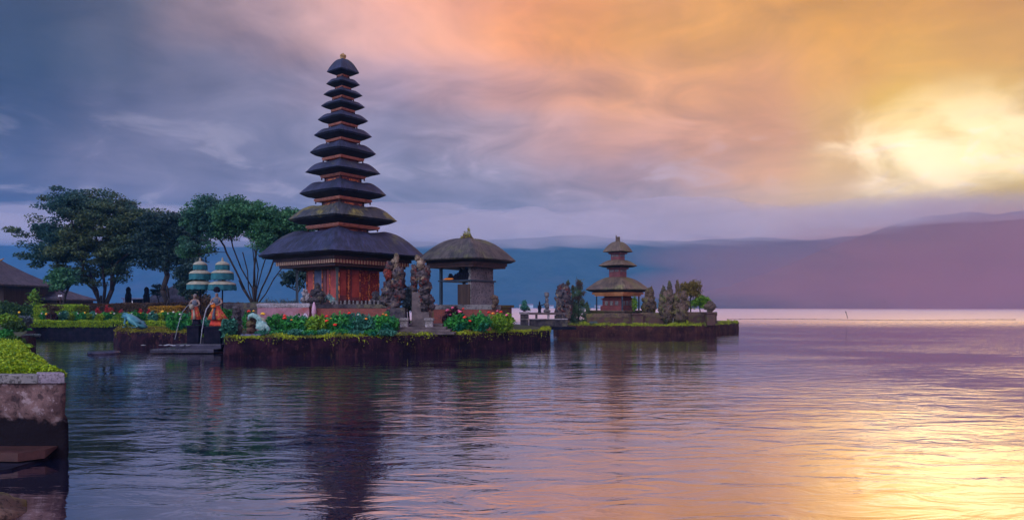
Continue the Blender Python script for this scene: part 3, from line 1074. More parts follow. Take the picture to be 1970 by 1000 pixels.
tower = empty('pagoda_tower', (X(660, TY), TY, 0), math.radians(7), 'tall eleven tiered tower with black thatched roofs and red lacquered hall', 'temple tower')
T = [  # R, tip, shoulder, bottom, Rc, neck above
    (158, 493, 447, 517, 129, 46),
    (103, 424, 398, 443, 70, 38),
    (82, 374, 352, 391, 55, 33),
    (71, 333, 314, 345, 43, 27),
    (62.5, 295, 278.5, 311, 40, 24),
    (55, 262, 248.5, 276, 33, 21),
    (47.6, 232, 220, 245.5, 28, 18),
    (41.5, 205.5, 195.5, 217, 23, 15),
    (37, 183.5, 174.5, 193, 21, 13.5),
    (32, 163, 152.5, 173, 15.5, 10),
    (30.5, 139.5, 120, 149.5, 12, 4),
]
for i, (R, yt, ys, yb, Rc, Rn) in enumerate(T):
    zt, zs, zb = zt_(yt), zt_(ys), zt_(yb)
    R, Rc, Rn = R * mp, Rc * mp, Rn * mp
    ch = (0.50 if i == 0 else 0.085 * 2.2 * (Rc / 1.8) ** 0.5 + 0.03)
    mat = M['ijuk_moss'] if i == 1 else M['ijuk']
    rf = thatch_roof(R, Rc, Rn, zt, zs, zb + ch * (0.95 if i else 0.9), 'thatched_roof', mat, tower, seed=i * 3.1, apex=(zt_(114) if i == 10 else None), dip=0.34)
    if i == 1:
        rf['label'] = 'roof with yellow moss patches'
    if i == 0:
        frame('cornice', rf, [(Rc - 0.32, zb - 0.02, zb + 0.16), (Rc + 0.05, zb + 0.36, zb + 0.60)], M['cornice_dark'], 0.01)
        frame('frieze', rf, [(Rc - 0.12, zb + 0.14, zb + 0.36)], M['frieze'])
    else:
        frame('cornice', rf, [(Rc, zb + ch * 0.42, zb + ch), (Rc * 0.965, zb + ch * 0.18, zb + ch * 0.45)], M['cornice'], 0.008)
        # small turned pendants under the frame corners
        for k in range(4):
            mb = MB()
            a = k * PI / 2
            mb.lathe([(0.035, -0.12), (0.05, -0.07), (0.03, 0.02)], 8, (Rc * 0.93 * math.cos(a), Rc * 0.93 * math.sin(a), zb + ch * 0.2))
            mb.build('pendant', M['cornice_dark'], rf)
    if i < 10:
        z1 = zt_(T[i + 1][3]) + 0.12
        z0 = zt + 0.25 * (zs - zt)
        nk = frame('neck', tower, [(Rn, z0, z1)], M['neck_plain'])
        for sd in range(4):
            mb = MB()
            panel(mb, Rn, sd, -0.86, 0.86, z1 - 0.12 - (z1 - zs) * 0.9 - 0.25 * (zs - zt), z1 - 0.17, 0.022)
            mb.build('carved_panel', M['neck'], nk)
        for k in range(4):
            mb = MB()
            a = k * PI / 2
            mb.box((Rn * math.cos(a), Rn * math.sin(a), (z0 + z1) / 2), (0.09, 0.09, z1 - z0), PI / 4)
            mb.build('corner_post', M['cornice_dark'], nk)
fin = MB()
zf = zt_(116)
fin.lathe([(0.17, -0.05), (0.19, 0.02), (0.13, 0.08), (0.17, 0.13), (0.15, 0.20), (0.19, 0.24), (0.12, 0.27), (0.07, 0.33), (0.03, 0.42), (0.0, 0.46)], 12, (0, 0, zf))
for k in range(6):
    a = k * PI / 3
    fin.blob((0.14 * math.cos(a), 0.14 * math.sin(a), zf + 0.25), (0.05, 0.05, 0.09), seed=k)
fin.build('finial', M['gold'], tower, smooth=True)

# podium and hall
frame('podium', tower, [(3.55, 0.84, 2.05), (3.72, 2.05, 2.16), (3.45, 2.16, 2.32)], M['oldbrick'])
Rp, Rh = 86 * mp, 67 * mp
zfl, ztop = 2.32, zt_(517)
hall = frame('hall', tower, [(Rh, zfl, ztop + 0.35)], M['neck_plain'])
frame('plinth', hall, [(Rh + 0.12, zfl, zfl + 0.16), (Rh + 0.06, zfl + 0.16, zfl + 0.26)], M['cornice_dark'])
for (sd, u0, u1, mt, z0, z1, nm) in [
    (0, -0.95, -0.55, 'redpanel', zfl + 0.3, ztop - 0.05, 'wall_panel'), (0, -0.50, 0.05, 'bluegrey', zfl + 0.26, ztop - 0.05, 'door'),
    (0, 0.10, 0.26, 'neck_plain', zfl + 0.3, ztop - 0.05, 'wall_panel'), (0, 0.30, 0.93, 'redpanel', zfl + 0.3, ztop - 0.05, 'wall_panel'),
    (1, -0.93, -0.66, 'redpanel', zfl + 0.55, ztop - 0.10, 'wall_panel'), (1, -0.62, -0.44, 'redcarve', zfl + 0.35, ztop - 0.08, 'wall_panel'),
    (1, -0.36, 0.0, 'redpanel', zfl + 0.45, ztop - 0.05, 'wall_panel'), (1, 0.06, 0.42, 'redcarve', zfl + 0.28, ztop - 0.02, 'door'),
    (1, 0.55, 0.95, 'redcarve', zfl + 0.3, ztop - 0.1, 'wall_panel')]:
    mb = MB()
    panel(mb, Rh, sd, u0, u1, z0, z1, 0.035)
    o = mb.build(nm, M[mt], hall, bevel=0.008)
    if nm == 'door' and sd == 1:
        o['label'] = 'carved orange door with gilding'
    if nm == 'door' and sd == 0:
        o['label'] = 'plain grey blue door'
for sd in (0, 1):
    for u in (-0.97, -0.52, 0.02, 0.48, 0.97):
        mb = MB()
        a = side_pts(Rh + 0.05, sd, u)
        mb.lathe([(0.06, 0), (0.045, 0.1), (0.045, ztop - zfl - 0.1), (0.065, ztop - zfl)], 8, (a.x, a.y, zfl))
        mb.build('pilaster', M['neck'], hall)
for k in range(4):
    a = k * PI / 2 - PI / 2
    mb = MB()
    mb.lathe([(0.13, 0), (0.13, 0.18), (0.09, 0.22), (0.085, ztop - zfl - 0.3), (0.12, ztop - zfl - 0.2), (0.14, ztop - zfl + 0.1)], 4, (Rp * math.cos(a), Rp * math.sin(a), zfl), rot=PI / 4)
    mb.build('post', M['post_green'] if k == 0 else M['post'], tower)
for sd in range(4):
    mb = MB()
    a, b = side_pts(Rp, sd, -1), side_pts(Rp, sd, 1)
    mb.tube([(a.x, a.y, ztop - 0.06), (b.x, b.y, ztop - 0.06)], 0.09, 4)
    mb.build('beam', M['cornice_dark'], tower)

# ------------------------------------------------------------------ right pavilion
PY_ = 41.5
pv = empty('thatched_pavilion', (X(899, PY_), PY_, 0), math.radians(11), 'open pavilion with brown hipped thatch roof right of the tall tower', 'pavilion')
k_ = PY_ / F
rf = thatch_roof(95 * k_, 76 * k_, 4 * k_, Zp(501, PY_), Zp(462, PY_), Zp(509, PY_), 'thatched_roof', M['brown_thatch'], pv, seed=40, apex=Zp(459, PY_), p=1.14)
zc = Zp(516, PY_)
frame('cornice', rf, [(78 * k_, zc + 0.12, zc + 0.30), (75 * k_, zc - 0.02, zc + 0.12)], M['cornice_dark'], 0.01)
rng = np.random.default_rng(77)
ang = rng.uniform(0, 2 * PI, 1500)
rad = rng.uniform(0, 1, 1500) ** 0.6 * 20 * k_
pk = np.array([mnoise.noise(Vector((q, w_ * 4, 0))) for q, w_ in zip(np.cos(ang) * rad * 5, rad)])
C = np.stack([rad * np.cos(ang), rad * np.sin(ang), Zp(461, PY_) + 0.03 + rng.uniform(0, 1, 1500) ** 1.5 * (0.48 + 0.9 * np.clip(pk, -0.3, 1)) * (1 - (rad / (19 * k_)) ** 2) - 0.35 * (rad / (17 * k_)) ** 2 + 0.02], 1)
quads('roof_moss', leafquads(C, 0.07, rng, 0.3, up=-0.8), L['moss'], rf)
mb = MB()
for k in range(7):
    a = k * 0.9
    mb.blob((0.2 * math.cos(a), 0.2 * math.sin(a), Zp(458, PY_)), (0.12, 0.12, 0.22), seed=k, amp=0.4)
mb.build('finial', M['warmstone'], rf, smooth=True)
Rb = 52 * k_
zfp, ztp = 2.30, Zp(515, PY_)
zsh = Zp(541, PY_)
# right half: rendered masonry shrine block, left half: open timber frame
mb = MB()
nr = Vector((0, -Rb, 0))
rt = Vector((Rb, 0, 0))
lf = Vector((-Rb, 0, 0))
bk = Vector((0, Rb, 0))
q1 = nr.lerp(lf, 0.09)
q2 = rt.lerp(bk, 0.09)
for z0, z1, g in ((zfp, zsh - 0.04, 1.0), (zsh + 0.05, ztp + 0.25, 0.97)):
    c4 = [nr, rt, q2, q1]
    mb.add([(p.x * g, p.y * g, z0) for p in c4] + [(p.x * g, p.y * g, z1) for p in c4], [(3, 2, 1, 0), (4, 5, 6, 7), (0, 1, 5, 4), (1, 2, 6, 5), (2, 3, 7, 6), (3, 0, 4, 7)])
    if z0 > zfp:
        break
mb.v = mb.v[:]
mb.build('masonry_wall', M['paras'], pv)
mb = MB()
sq_ring(mb, Rb + 0.14, zsh - 0.05, zsh + 0.04)
mb.build('shelf', M['post'], pv, bevel=0.01)
for a, nm in ((lf, 'post'), (bk, 'post'), (nr.lerp(lf, 0.72), None)):
    if nm:
        mb = MB()
        mb.box((a.x * 0.97, a.y * 0.97, (zfp + ztp) / 2), (0.15, 0.15, ztp - zfp + 0.2), PI / 4)
        mb.build('post', M['post'], pv)
mb = MB()
d0, d1 = nr.lerp(lf, 0.02), nr.lerp(lf, 0.40)
rr = random.Random(3)
mb.box(((d0.x + d1.x) / 2 - 0.03, (d0.y + d1.y) / 2 - 0.03, (zfp + zsh) / 2 - 0.1), ((d1 - d0).length, 0.06, zsh - zfp - 0.25), rz=math.atan2((d1 - d0).y, (d1 - d0).x))
mb.build('back_panel', M['housewall'], pv)
for k in range(9):
    u = 0.06 + k * 0.095
    p = nr.lerp(lf, u) * 0.88
    hh = (0.62, 0.75, 0.55, 0.70, 0.42, 0.38, 0.22, 0.40, 0.16)[k]
    mb = MB()
    mb.blob((0, 0, hh / 2), (0.15, 0.15, hh / 2), seed=k, amp=0.25)
    mb.lathe([(0.10, 0), (0.13, 0.06), (0.07, 0.12), (0.1, hh * 0.7), (0.03, hh)], 8)
    o = mb.build('shrine_offering', M['dark'], None, smooth=True)
    w = Matrix.Translation(pv.location) @ Matrix.Rotation(pv.rotation_euler.z, 4, 'Z') @ p
    o.location = (w.x, w.y, zsh + 0.04)
    tag(o, 'dark offering figures crowded on the blue shelf of the open pavilion', 'offering', 'dark offerings on the pavilion shelf')
mb = MB()
p = nr.lerp(lf, 0.72)
mb.blob((0, 0, 0.05), (0.45, 0.16, 0.07), seed=3, amp=0.2, M=Matrix.Rotation(math.radians(-45), 3, 'Z'))
o = mb.build('orange_cloth', M['orangefl'], None, smooth=True)
w = Matrix.Translation(pv.location) @ Matrix.Rotation(pv.rotation_euler.z, 4, 'Z') @ (p * 0.99)
o.location = (w.x, w.y, zsh + 0.05)
tag(o, 'folded orange cloth lying on the edge of the pavilion shelf', 'cloth')
frame('podium', pv, [(2.75, 0.84, 2.15), (2.9, 2.15, zfp)], M['oldbrick'])

# ------------------------------------------------------------------ small three tier temple
SY = 58.0
ks = SY / F
st = empty('small_pagoda', (X(1188.5, SY), SY, 0), math.radians(3), 'small three tiered tower with brown thatch and orange eaves on the outer island', 'temple tower')
T3 = [(63, 557, 533, 569, 50, 17), (38, 511, 500, 518, 22, 13.5), (29, 484, 467, 489, 19, 3)]
for i, (R, yt, ys, yb, Rc, Rn) in enumerate(T3):
    R, Rc, Rn = R * ks, Rc * ks, Rn * ks
    zt, zs, zb = Zp(yt, SY), Zp(ys, SY), Zp(yb, SY)
    ch = 0.30 if i == 0 else 0.12
    rf = thatch_roof(R, Rc * 0.98, Rn, zt, zs, zb + ch * 0.9, 'thatched_roof', M['warm_thatch'], st, seed=60 + i, apex=Zp(465, SY) if i == 2 else None, dip=0.12, p=1.12, plain=(i < 2))
    frame('cornice', rf, [(Rc, zb + ch * 0.25, zb + ch), (Rc * 0.93, zb, zb + ch * 0.35)] if i else [(Rc, zb + 0.12, zb + ch), (Rc * 0.90, zb - 0.02, zb + 0.14)], mottled('orange_eave_board', (0.62, 0.20, 0.07), (0.80, 0.33, 0.13), 2.0, 0.5, 0.2, 0.01) if i == 0 else M['neck_plain'], 0.01)
    if i < 2:
        z1 = Zp(T3[i + 1][3], SY) + 0.05
        nk = frame('neck', st, [(Rn, zt + 0.3, z1)], M['neck_plain'])
        for sd in range(4):
            for ua, ub in ((-0.8, -0.1), (0.1, 0.8)):
                mb = MB()
                panel(mb, Rn, sd, ua, ub, z1 - 0.28, z1 - 0.12, 0.02)
                mb.build('carved_panel', M['paras'], nk)
fin = MB()
zf = Zp(465, SY)
fin.lathe([(0.22, -0.15), (0.22, 0.05), (0.17, 0.1), (0.2, 0.2), (0.16, 0.34), (0.18, 0.40), (0.0, 0.42)], 10, (0, 0, zf))
fin.blob((-0.14, 0, zf + 0.42), (0.05, 0.05, 0.14), seed=1)
fin.blob((0.12, 0, zf + 0.36), (0.07, 0.07, 0.08), seed=2)
fin.build('finial', M['warmstone'], st, smooth=True)
zfs = 1.9
frame('podium', st, [(2.6, 0.73, zfs - 0.1), (2.75, zfs - 0.1, zfs)], M['warmstone'])
body = MB()
rb = 27 * ks
body.lathe([(rb * 1.25, zfs), (rb * 1.25, zfs + 0.35), (rb * 1.1, zfs + 0.40), (rb * 1.1, Zp(577, SY)), (rb * 1.25, Zp(577, SY) + 0.05), (rb * 0.98, Zp(572, SY)), (rb * 0.92, Zp(565, SY))], 4)
bo = body.build('shrine_body', M['neck_plain'], st)
for sd in (0, 1):
    for u in (-0.55, 0.0, 0.55):
        mb = MB()
        panel(mb, rb * 1.1, sd, u - 0.16, u + 0.16, zfs + 0.42, Zp(579, SY), 0.03)
        mb.build('shrine_panel', M['paras'], bo)
for k in range(4):
    a = k * PI / 2 - PI / 2 + (0.0)
    r_ = 41 * ks
    mb = MB()
    mb.lathe([(0.09, 0), (0.07, 0.1), (0.065, Zp(569, SY) - zfs)], 8, (r_ * math.cos(a), r_ * math.sin(a), zfs))
    mb.build('post', M['post'], st)


# ------------------------------------------------------------------ carved stone pieces
def carve(mb, lumps, Y, px0, seed, nub=0.55, dens=14):
    """lumps: (px, py, rx, rz) in photograph pixels at distance Y, local to the point (px0, Y, 0)"""
    r = random.Random(seed)
    k = Y / F
    for j, (px, py, rx, rz) in enumerate(lumps):
        c = Vector(((px - px0) * k, 0, Zp(py, Y)))
        R = Vector((rx * k, min(rx, rz) * k * 1.05, rz * k))
        mb.blob(c, tuple(R * 0.98), seed=seed + j, amp=0.34, fr=4.0, n=18, m=12)
        for q in range(int(dens * 2.2)):
            d = Vector((r.gauss(0, 1), r.gauss(0, 1) - 0.6, r.gauss(0, 1))).normalized()
            s = (0.10 + 0.20 * r.random() ** 2) * nub * (R.x + R.z) * 0.62
            b0 = c + Vector((d.x * R.x, d.y * R.y, d.z * R.z)) * 0.92
            # flame like leaf curls: thick at the root, bending outwards and up to a point
            o_ = Vector((d.x, d.y, 0))
            mb.tube([b0 - d * s, b0 + d * s * 0.7, b0 + d * s * 1.4 + Vector((0, 0, s * 1.1)), b0 + d * s * 1.0 + Vector((0, 0, s * 2.2))], [s * 0.8, s * 0.95, s * 0.6, s * 0.12], 5)


def carved(name, px0, Y, lumps, mat, seed, label, cat, nub=0.55, dens=14, group=None, extra=()):
    mb = MB()
    carve(mb, lumps, Y, px0, seed, nub, dens)
    t = empty(name, (X(px0, Y), Y, 0), 0, label, cat, group)
    mb.build('carving', mat, t, smooth=True)
    for j, (nm, mt, lp) in enumerate(extra):
        mb = MB()
        carve(mb, lp, Y, px0, seed + 50 + j, nub, dens)
        o = mb.build(nm, M[mt], t, smooth=True)
        if mt in ('crest', 'redface'):
            o['label'] = {'crest': 'pale tan carved crest', 'redface': 'red painted carved face'}[mt]
    return t


GYY = 34.5
gl = carved('gate_pillar', 765, GYY, [(750, 512, 8, 9), (767, 527, 12, 12), (772, 533, 7, 10),
                                      (750, 549, 12, 10), (768, 547, 12, 12), (747, 562, 13, 11), (768, 566, 12, 13), (743, 578, 11, 9), (758, 584, 14, 12), (752, 597, 9, 8)],
            M['redstone'], 11, 'left carved gate guardian with a tall pale crest and red face', 'gate pillar', extra=[('crest', 'crest', [(762, 519, 5, 13), (763, 499, 4.5, 11), (757, 503, 4, 5)]), ('face', 'redface', [(747, 528, 8, 12)])])
k = GYY / F
mb = MB()
mb.box((0.05, 0, (ZI + Zp(592, GYY)) / 2), (34 * k, 0.8, Zp(592, GYY) - ZI), taper=0.8)
mb.box((0.05, 0, ZI + 0.16), (44 * k, 1.0, 0.32))
mb.build('pedestal', M['stone'], gl)
gr = carved('gate_pillar', 808, GYY, [(797, 522, 7, 12), (821, 523, 7, 12), (810, 528, 11, 9), (797, 540, 7, 12), (816, 541, 11, 11), (822, 552, 8, 10),
                                      (796, 556, 7, 9), (814, 560, 10, 10), (820, 574, 10, 11), (810, 577, 8, 10), (828, 578, 7, 8), (816, 592, 9, 9), (831, 590, 6, 6)],
            M['redstone'], 31, 'right carved gate guardian with a rounded gold crest on a plain column', 'gate pillar', extra=[('crest', 'crest', [(803, 497, 5, 6), (809, 509, 7.5, 11)]), ('face', 'redface', [(811, 545, 6, 7)])])
mb = MB()
mb.box((-6 * k, 0.1, (ZI + Zp(562, GYY)) / 2), (19 * k, 0.6, Zp(562, GYY) - ZI), taper=0.92)
mb.box((6 * k, 0.1, (ZI + Zp(600, GYY)) / 2), (28 * k, 0.7, Zp(600, GYY) - ZI), taper=0.9)
mb.box((0, 0.05, ZI + 0.15), (48 * k, 0.95, 0.30))
mb.build('pedestal', M['steps'], gr, bevel=0.02)
for i, px in enumerate((778, 826)):
    t = empty('carved_plinth', (X(px, GYY - 0.5), GYY - 0.5, 0), 0, ['small pale patterned plinth inside the left gate guardian', 'small pale patterned plinth right of the right gate guardian'][i], 'plinth')
    mb = MB()
    mb.lathe([(0.34, ZI), (0.34, ZI + 0.12), (0.26, ZI + 0.16), (0.26, ZI + 0.62), (0.33, ZI + 0.68), (0.33, ZI + 0.78), (0.0, ZI + 0.8)], 4, rot=PI / 4)
    mb.build('block', M['paledstone'], t, bevel=0.015)
# steps up through the gate
for i in range(4):
    mb = MB()
    mb.box((X(806, 33.2 + i * 0.42), 33.2 + i * 0.42, ZI + 0.075 + i * 0.15), (3.0 - i * 0.35, 0.42, 0.15 if i else 0.16))
    pass
stp = MB()
for i in range(4):
    y = 33.0 + i * 0.40
    stp.box((X(808, y), y + 1.0, ZI + 0.055 + i * 0.12), (3.3 - i * 0.35, 2.0 - i * 0.01, 0.11 if i == 0 else 0.12))
tag(stp.build('stone_steps', M['steps'], bevel=0.015), 'low wide stone steps leading up between the two gate guardians', 'steps')


# ------------------------------------------------------------------ compound walls of the main island
def cwall(name, px0, px1, Y, ztop, label, mat, capmat, cap=0.14, th=0.45, z0=None, Y1=None, capr=False):
    z0 = ZI - 0.02 if z0 is None else z0
    Y1 = Y if Y1 is None else Y1
    a, b = G(px0, Y, 0), G(px1, Y1, 0)
    d = b - a
    t = empty(name, ((a + b) / 2), math.atan2(d.y, d.x), label, 'wall')
    mb = MB()
    mb.box((0, 0, (z0 + ztop - cap) / 2), (d.length, th, ztop - cap - z0))
    mb.box((0, 0, z0 + 0.12), (d.length + 0.04, th + 0.12, 0.24))
    mb.build('wall_body', mat, t)
    mb = MB()
    if capr:
        pts = []
        r = cap * 0.75
        mb.tube([(-d.length / 2, -th * 0.2, ztop - r), (d.length / 2, -th * 0.2, ztop - r)], r, 14)
    mb.box((0, 0.03, ztop - cap / 2 + (0.002 if capr else 0)), (d.length + 0.08, th + 0.10, cap * (0.6 if capr else 1.0)))
    mb.build('coping', capmat, t, smooth=False, bevel=0.01)
    return t


WY = 37.5
cwall('garden_wall', 498, 597, WY, Zp(583, WY), 'pink plastered garden wall with a smooth pale rounded coping', M['pinkwall'], M['paledstone'], 0.22, capr=True)
cwall('garden_wall', 612, 752, WY, Zp(585, WY), 'red brick compound wall with carved stone top in front of the tall tower', M['brick'], M['stone'], 0.22)
cwall('garden_wall', 835, 962, WY + 0.5, Zp(586, WY), 'brown brick compound wall below the open pavilion', M['brick'], M['paras'], 0.26)
cwall('garden_wall', 430, 500, WY + 2, Zp(583, WY + 2), 'low grey stone wall behind the green and turquoise statues', M['stone'], M['stone'], 0.2)
# carved cresting along the middle wall: lotus buds
for i in range(15):
    px = 640 + i * 8.0
    mb = MB()
    s = 0.085 + 0.03 * math.sin(i * 2.3)
    mb.lathe([(s * 0.6, 0), (s, 0.05), (s * 0.5, 0.10), (s * 0.9, 0.16), (s * 0.4, 0.19), (0.0, 0.22 + 0.06 * math.sin(i * 5.1))], 8)
    o = mb.build('stone_bud', M['paras'], None, smooth=True)
    o.location = G(px, WY - 0.05, Zp(585, WY) - 0.01)
    tag(o, 'small pale carved bud in the row on top of the red brick wall', 'wall finial', 'carved buds along the brick wall')
# round designs on the pink wall
for i, px in enumerate((572, 587)):
    mb = MB()
    c = G(px, WY - 0.28, 0)
    if i == 0:
        mb.sweep([[Vector((0.22 * math.cos(a), y, 0.20 * max(-0.3, math.sin(a)))) for a in [q * PI / 8 for q in range(16)]] for y in (0, 0.04)])
    else:
        mb.sweep([[Vector((0.15 * math.cos(a) * (1 - 0.3 * math.sin(a)), y, 0.26 * math.sin(a))) for a in [q * PI / 8 for q in range(16)]] for y in (0, 0.04)])
    o = mb.build('wall_emblem', carved_mat('painted_emblem' + '_ab'[i:i + 1], (0.62, 0.58, 0.66), (0.55, 0.45, 0.6), (0.30, 0.08, 0.16), 8), None)
    o.location = (c.x, c.y, Zp(611, WY))
    tag(o, ['white half round painted emblem on the pink wall', 'white egg shaped painted emblem at the right end of the pink wall'][i], 'wall emblem')
# folded pink cloth / umbrella at the wall joint
t = empty('folded_umbrella', G(604, WY - 0.5, 0), 0, 'folded pale pink umbrella standing at the joint of the pink and brick walls', 'umbrella')
mb = MB()
kk = WY / F
mb.lathe([(0.02, Zp(612, WY)), (0.09, Zp(608, WY)), (0.13, Zp(600, WY)), (0.11, Zp(592, WY)), (0.07, Zp(585, WY)), (0.02, Zp(581, WY))], 10)
mb.build('folded_canopy', M['pink'], t, smooth=True)
mb = MB()
mb.tube([(0, 0, ZI), (0, 0, Zp(578, WY))], 0.025, 6)
mb.build('pole', M['dark'], t)
mb = MB()
mb.lathe([(0.13, ZI), (0.14, ZI + 0.25), (0.10, Zp(613, WY))], 10)
mb.build('base', M['redcloth'], t)

# seated stone statue on the wall, left front of the hall
carved('seated_statue', 611, WY + 0.3, [(611, 551, 5, 6), (611, 560, 8, 7), (603, 564, 6, 7), (617, 567, 8, 7), (611, 575, 13, 7), (600, 578, 7, 5), (611, 583, 9, 5)], M['stone'], 71, 'small seated guardian statue with a golden head before the red hall', 'statue', 0.6, 10)
carved('stone_lantern', 591, WY + 0.6, [(587, 565, 5, 9), (592, 573, 6, 8), (584, 577, 5, 6)], M['paledstone'], 75, 'pale carved stone ornament left of the seated guardian statue', 'stone ornament', 0.7, 8)
carved('stone_lantern', 634, WY + 0.6, [(632, 572, 6, 5), (640, 578, 6, 6), (623, 577, 5, 5)], M['palestone'], 78, 'grey green carved stone ornament right of the seated guardian statue', 'stone ornament', 0.7, 8)
carved('wall_urn', 950, WY, [(951, 573, 7, 5), (953, 580, 6, 7), (950, 590, 4, 6)], M['warmstone'], 81, 'carved stone urn at the right end of the pavilion wall', 'urn', 0.6, 12)
carved('wall_urn', 727, WY + 0.2, [(724, 570, 7, 8), (722, 580, 9, 6), (735, 577, 7, 8)], M['stone'], 84, 'dark carved boulder ornament between the red hall and left gate guardian', 'stone ornament', 0.7, 14)

# ------------------------------------------------------------------ vegetation builders
def shell_points(rng, n, c, r, inner=0.55, lump=0.25, seed=0, top=False):
    d = rng.normal(size=(n, 3))
    d /= np.linalg.norm(d, axis=1)[:, None]
    if top:
        d[:, 2] = np.abs(d[:, 2]) * 1.0 - 0.15
    q = np.array([mnoise.noise(Vector(v * 2.3) + Vector((seed * 1.7, seed, 0))) for v in d])
    rad = rng.uniform(inner, 1.0, n) ** 0.6 * (1 + lump * 1.6 * q)
    return np.array(c) + d * rad[:, None] * np.array(r)


def flower_at(parent, p, mat, s=0.08, seed=0):
    mb = MB()
    r = random.Random(seed)
    for k in range(6):
        a = k * PI / 3 + r.random() * 0.4
        mb.blob(Vector(p) + Vector((math.cos(a) * s * 0.6, math.sin(a) * s * 0.6, r.uniform(-0.2, 0.4) * s)), (s * 0.62, s * 0.62, s * 0.5), seed=seed + k, amp=0.3, n=7, m=4)
    mb.blob(Vector(p) + Vector((0, 0, s * 0.5)), s * 0.5, seed=seed, n=7, m=4)
    return mb.build('flower', mat, parent, smooth=True)


def bush(name, px, py0, py1, wpx, Y, leaf, label, cat='bush', group=None, n=900, ls=0.07, seed=1, flowers=(), zb=None, stem=True, lump=0.30, aspect=0.55, up=0.1, depth=None, sub=5):
    """leafy shrub filling the photograph rows py0 (top) to py1 (foot), wpx wide"""
    k = Y / F
    zt_0, z0 = Zp(py0, Y), (Zp(py1, Y) if zb is None else zb)
    h = zt_0 - z0
    w = wpx * k / 2
    t = empty(name, (X(px, Y), Y, z0), 0, label, cat, group)
    rng = np.random.default_rng(seed)
    r = random.Random(seed)
    dp = depth if depth else max(w * 0.7, h * 0.4)
    C = []
    for i in range(sub):
        u = (i + 0.5) / sub * 2 - 1
        c = (u * w * 0.62 + r.uniform(-0.1, 0.1) * w, r.uniform(-0.3, 0.3) * dp, h * r.uniform(0.42, 0.56))
        rr_ = (w * r.uniform(0.42, 0.60) * (1 if sub > 1 else 1.6), dp * r.uniform(0.6, 0.9), h * r.uniform(0.40, 0.52) * (1 - 0.25 * abs(u)))
        C.append(shell_points(rng, n // sub, c, rr_, 0.35, lump, seed + i))
    C = np.concatenate(C)
    C[:, 2] = np.maximum(C[:, 2], 0.01)
    quads('foliage', leafquads(C, ls, rng, aspect, up), leaf, t)
    if stem:
        mb = MB()
        for i in range(5):
            a = r.uniform(0, 6.28)
            mb.tube([(0, 0, -0.05), (math.cos(a) * w * 0.3, math.sin(a) * dp * 0.3, h * 0.35), (math.cos(a) * w * 0.55, math.sin(a) * dp * 0.5, h * 0.75)], [0.03 * h + 0.01, 0.02 * h, 0.006], 5)
        mb.build('stems', M['bark'], t)
    for i, (fx, fy, mat, s) in enumerate(flowers):
        flower_at(t, ((fx - px) * k, -dp * 0.75, Zp(fy, Y) - z0), M[mat], s * 0.72, seed * 10 + i)
    return t


def hedge(name, a, b, z0, z1, w, leaf, label, n=2500, ls=0.05, seed=0, core='hedge_dark', cat='hedge', wob=0.06, group=None):
    a, b = Vector(a), Vector(b)
    d = b - a
    l = d.length
    t = empty(name, ((a.x + b.x) / 2, (a.y + b.y) / 2, z0), math.atan2(d.y, d.x), label, cat, group)
    rng = np.random.default_rng(seed)
    h = z1 - z0
    # points on top, front and ends of a rounded box
    A = np.array([l * w, l * h * 1.2, w * h * 2])
    k = rng.choice(3, n, p=A / A.sum())
    u, v = rng.uniform(-1, 1, n), rng.uniform(-1, 1, n)
    x = np.where(k == 2, np.sign(u) * l / 2, u * l / 2)
    y = np.where(k == 0, v * w / 2, np.where(k == 1, -w / 2, v * w / 2))
    z = np.where(k == 0, h, np.abs(rng.uniform(0, 1, n)) * h)
    nz = np.array([mnoise.noise(Vector((q[0] * 1.4 + seed, q[1] * 1.4, q[2]))) for q in np.stack([x, y, z], 1)])
    rnd = np.clip((z / h - 0.75) / 0.25, 0, 1) ** 2
    y = y + np.where(k == 1, rnd * w * 0.10, 0) + rng.normal(0, wob * 0.5, n)
    z = z + np.where(k == 0, nz * wob * 2.2 - 0.10 * h * (np.abs(y) / (w / 2)) ** 4, 0) + rng.normal(0, wob * 0.35, n)
    x = x + rng.normal(0, wob * 0.5, n)
    quads('foliage', leafquads(np.stack([x, y, z], 1), ls, rng, 0.6, 0.0), leaf, t)
    mb = MB()
    mb.box((0, 0, h * 0.46), (l * 0.99, w * 0.88, h * 0.92))
    mb.build('twigs', M['soil'], t)
    return t


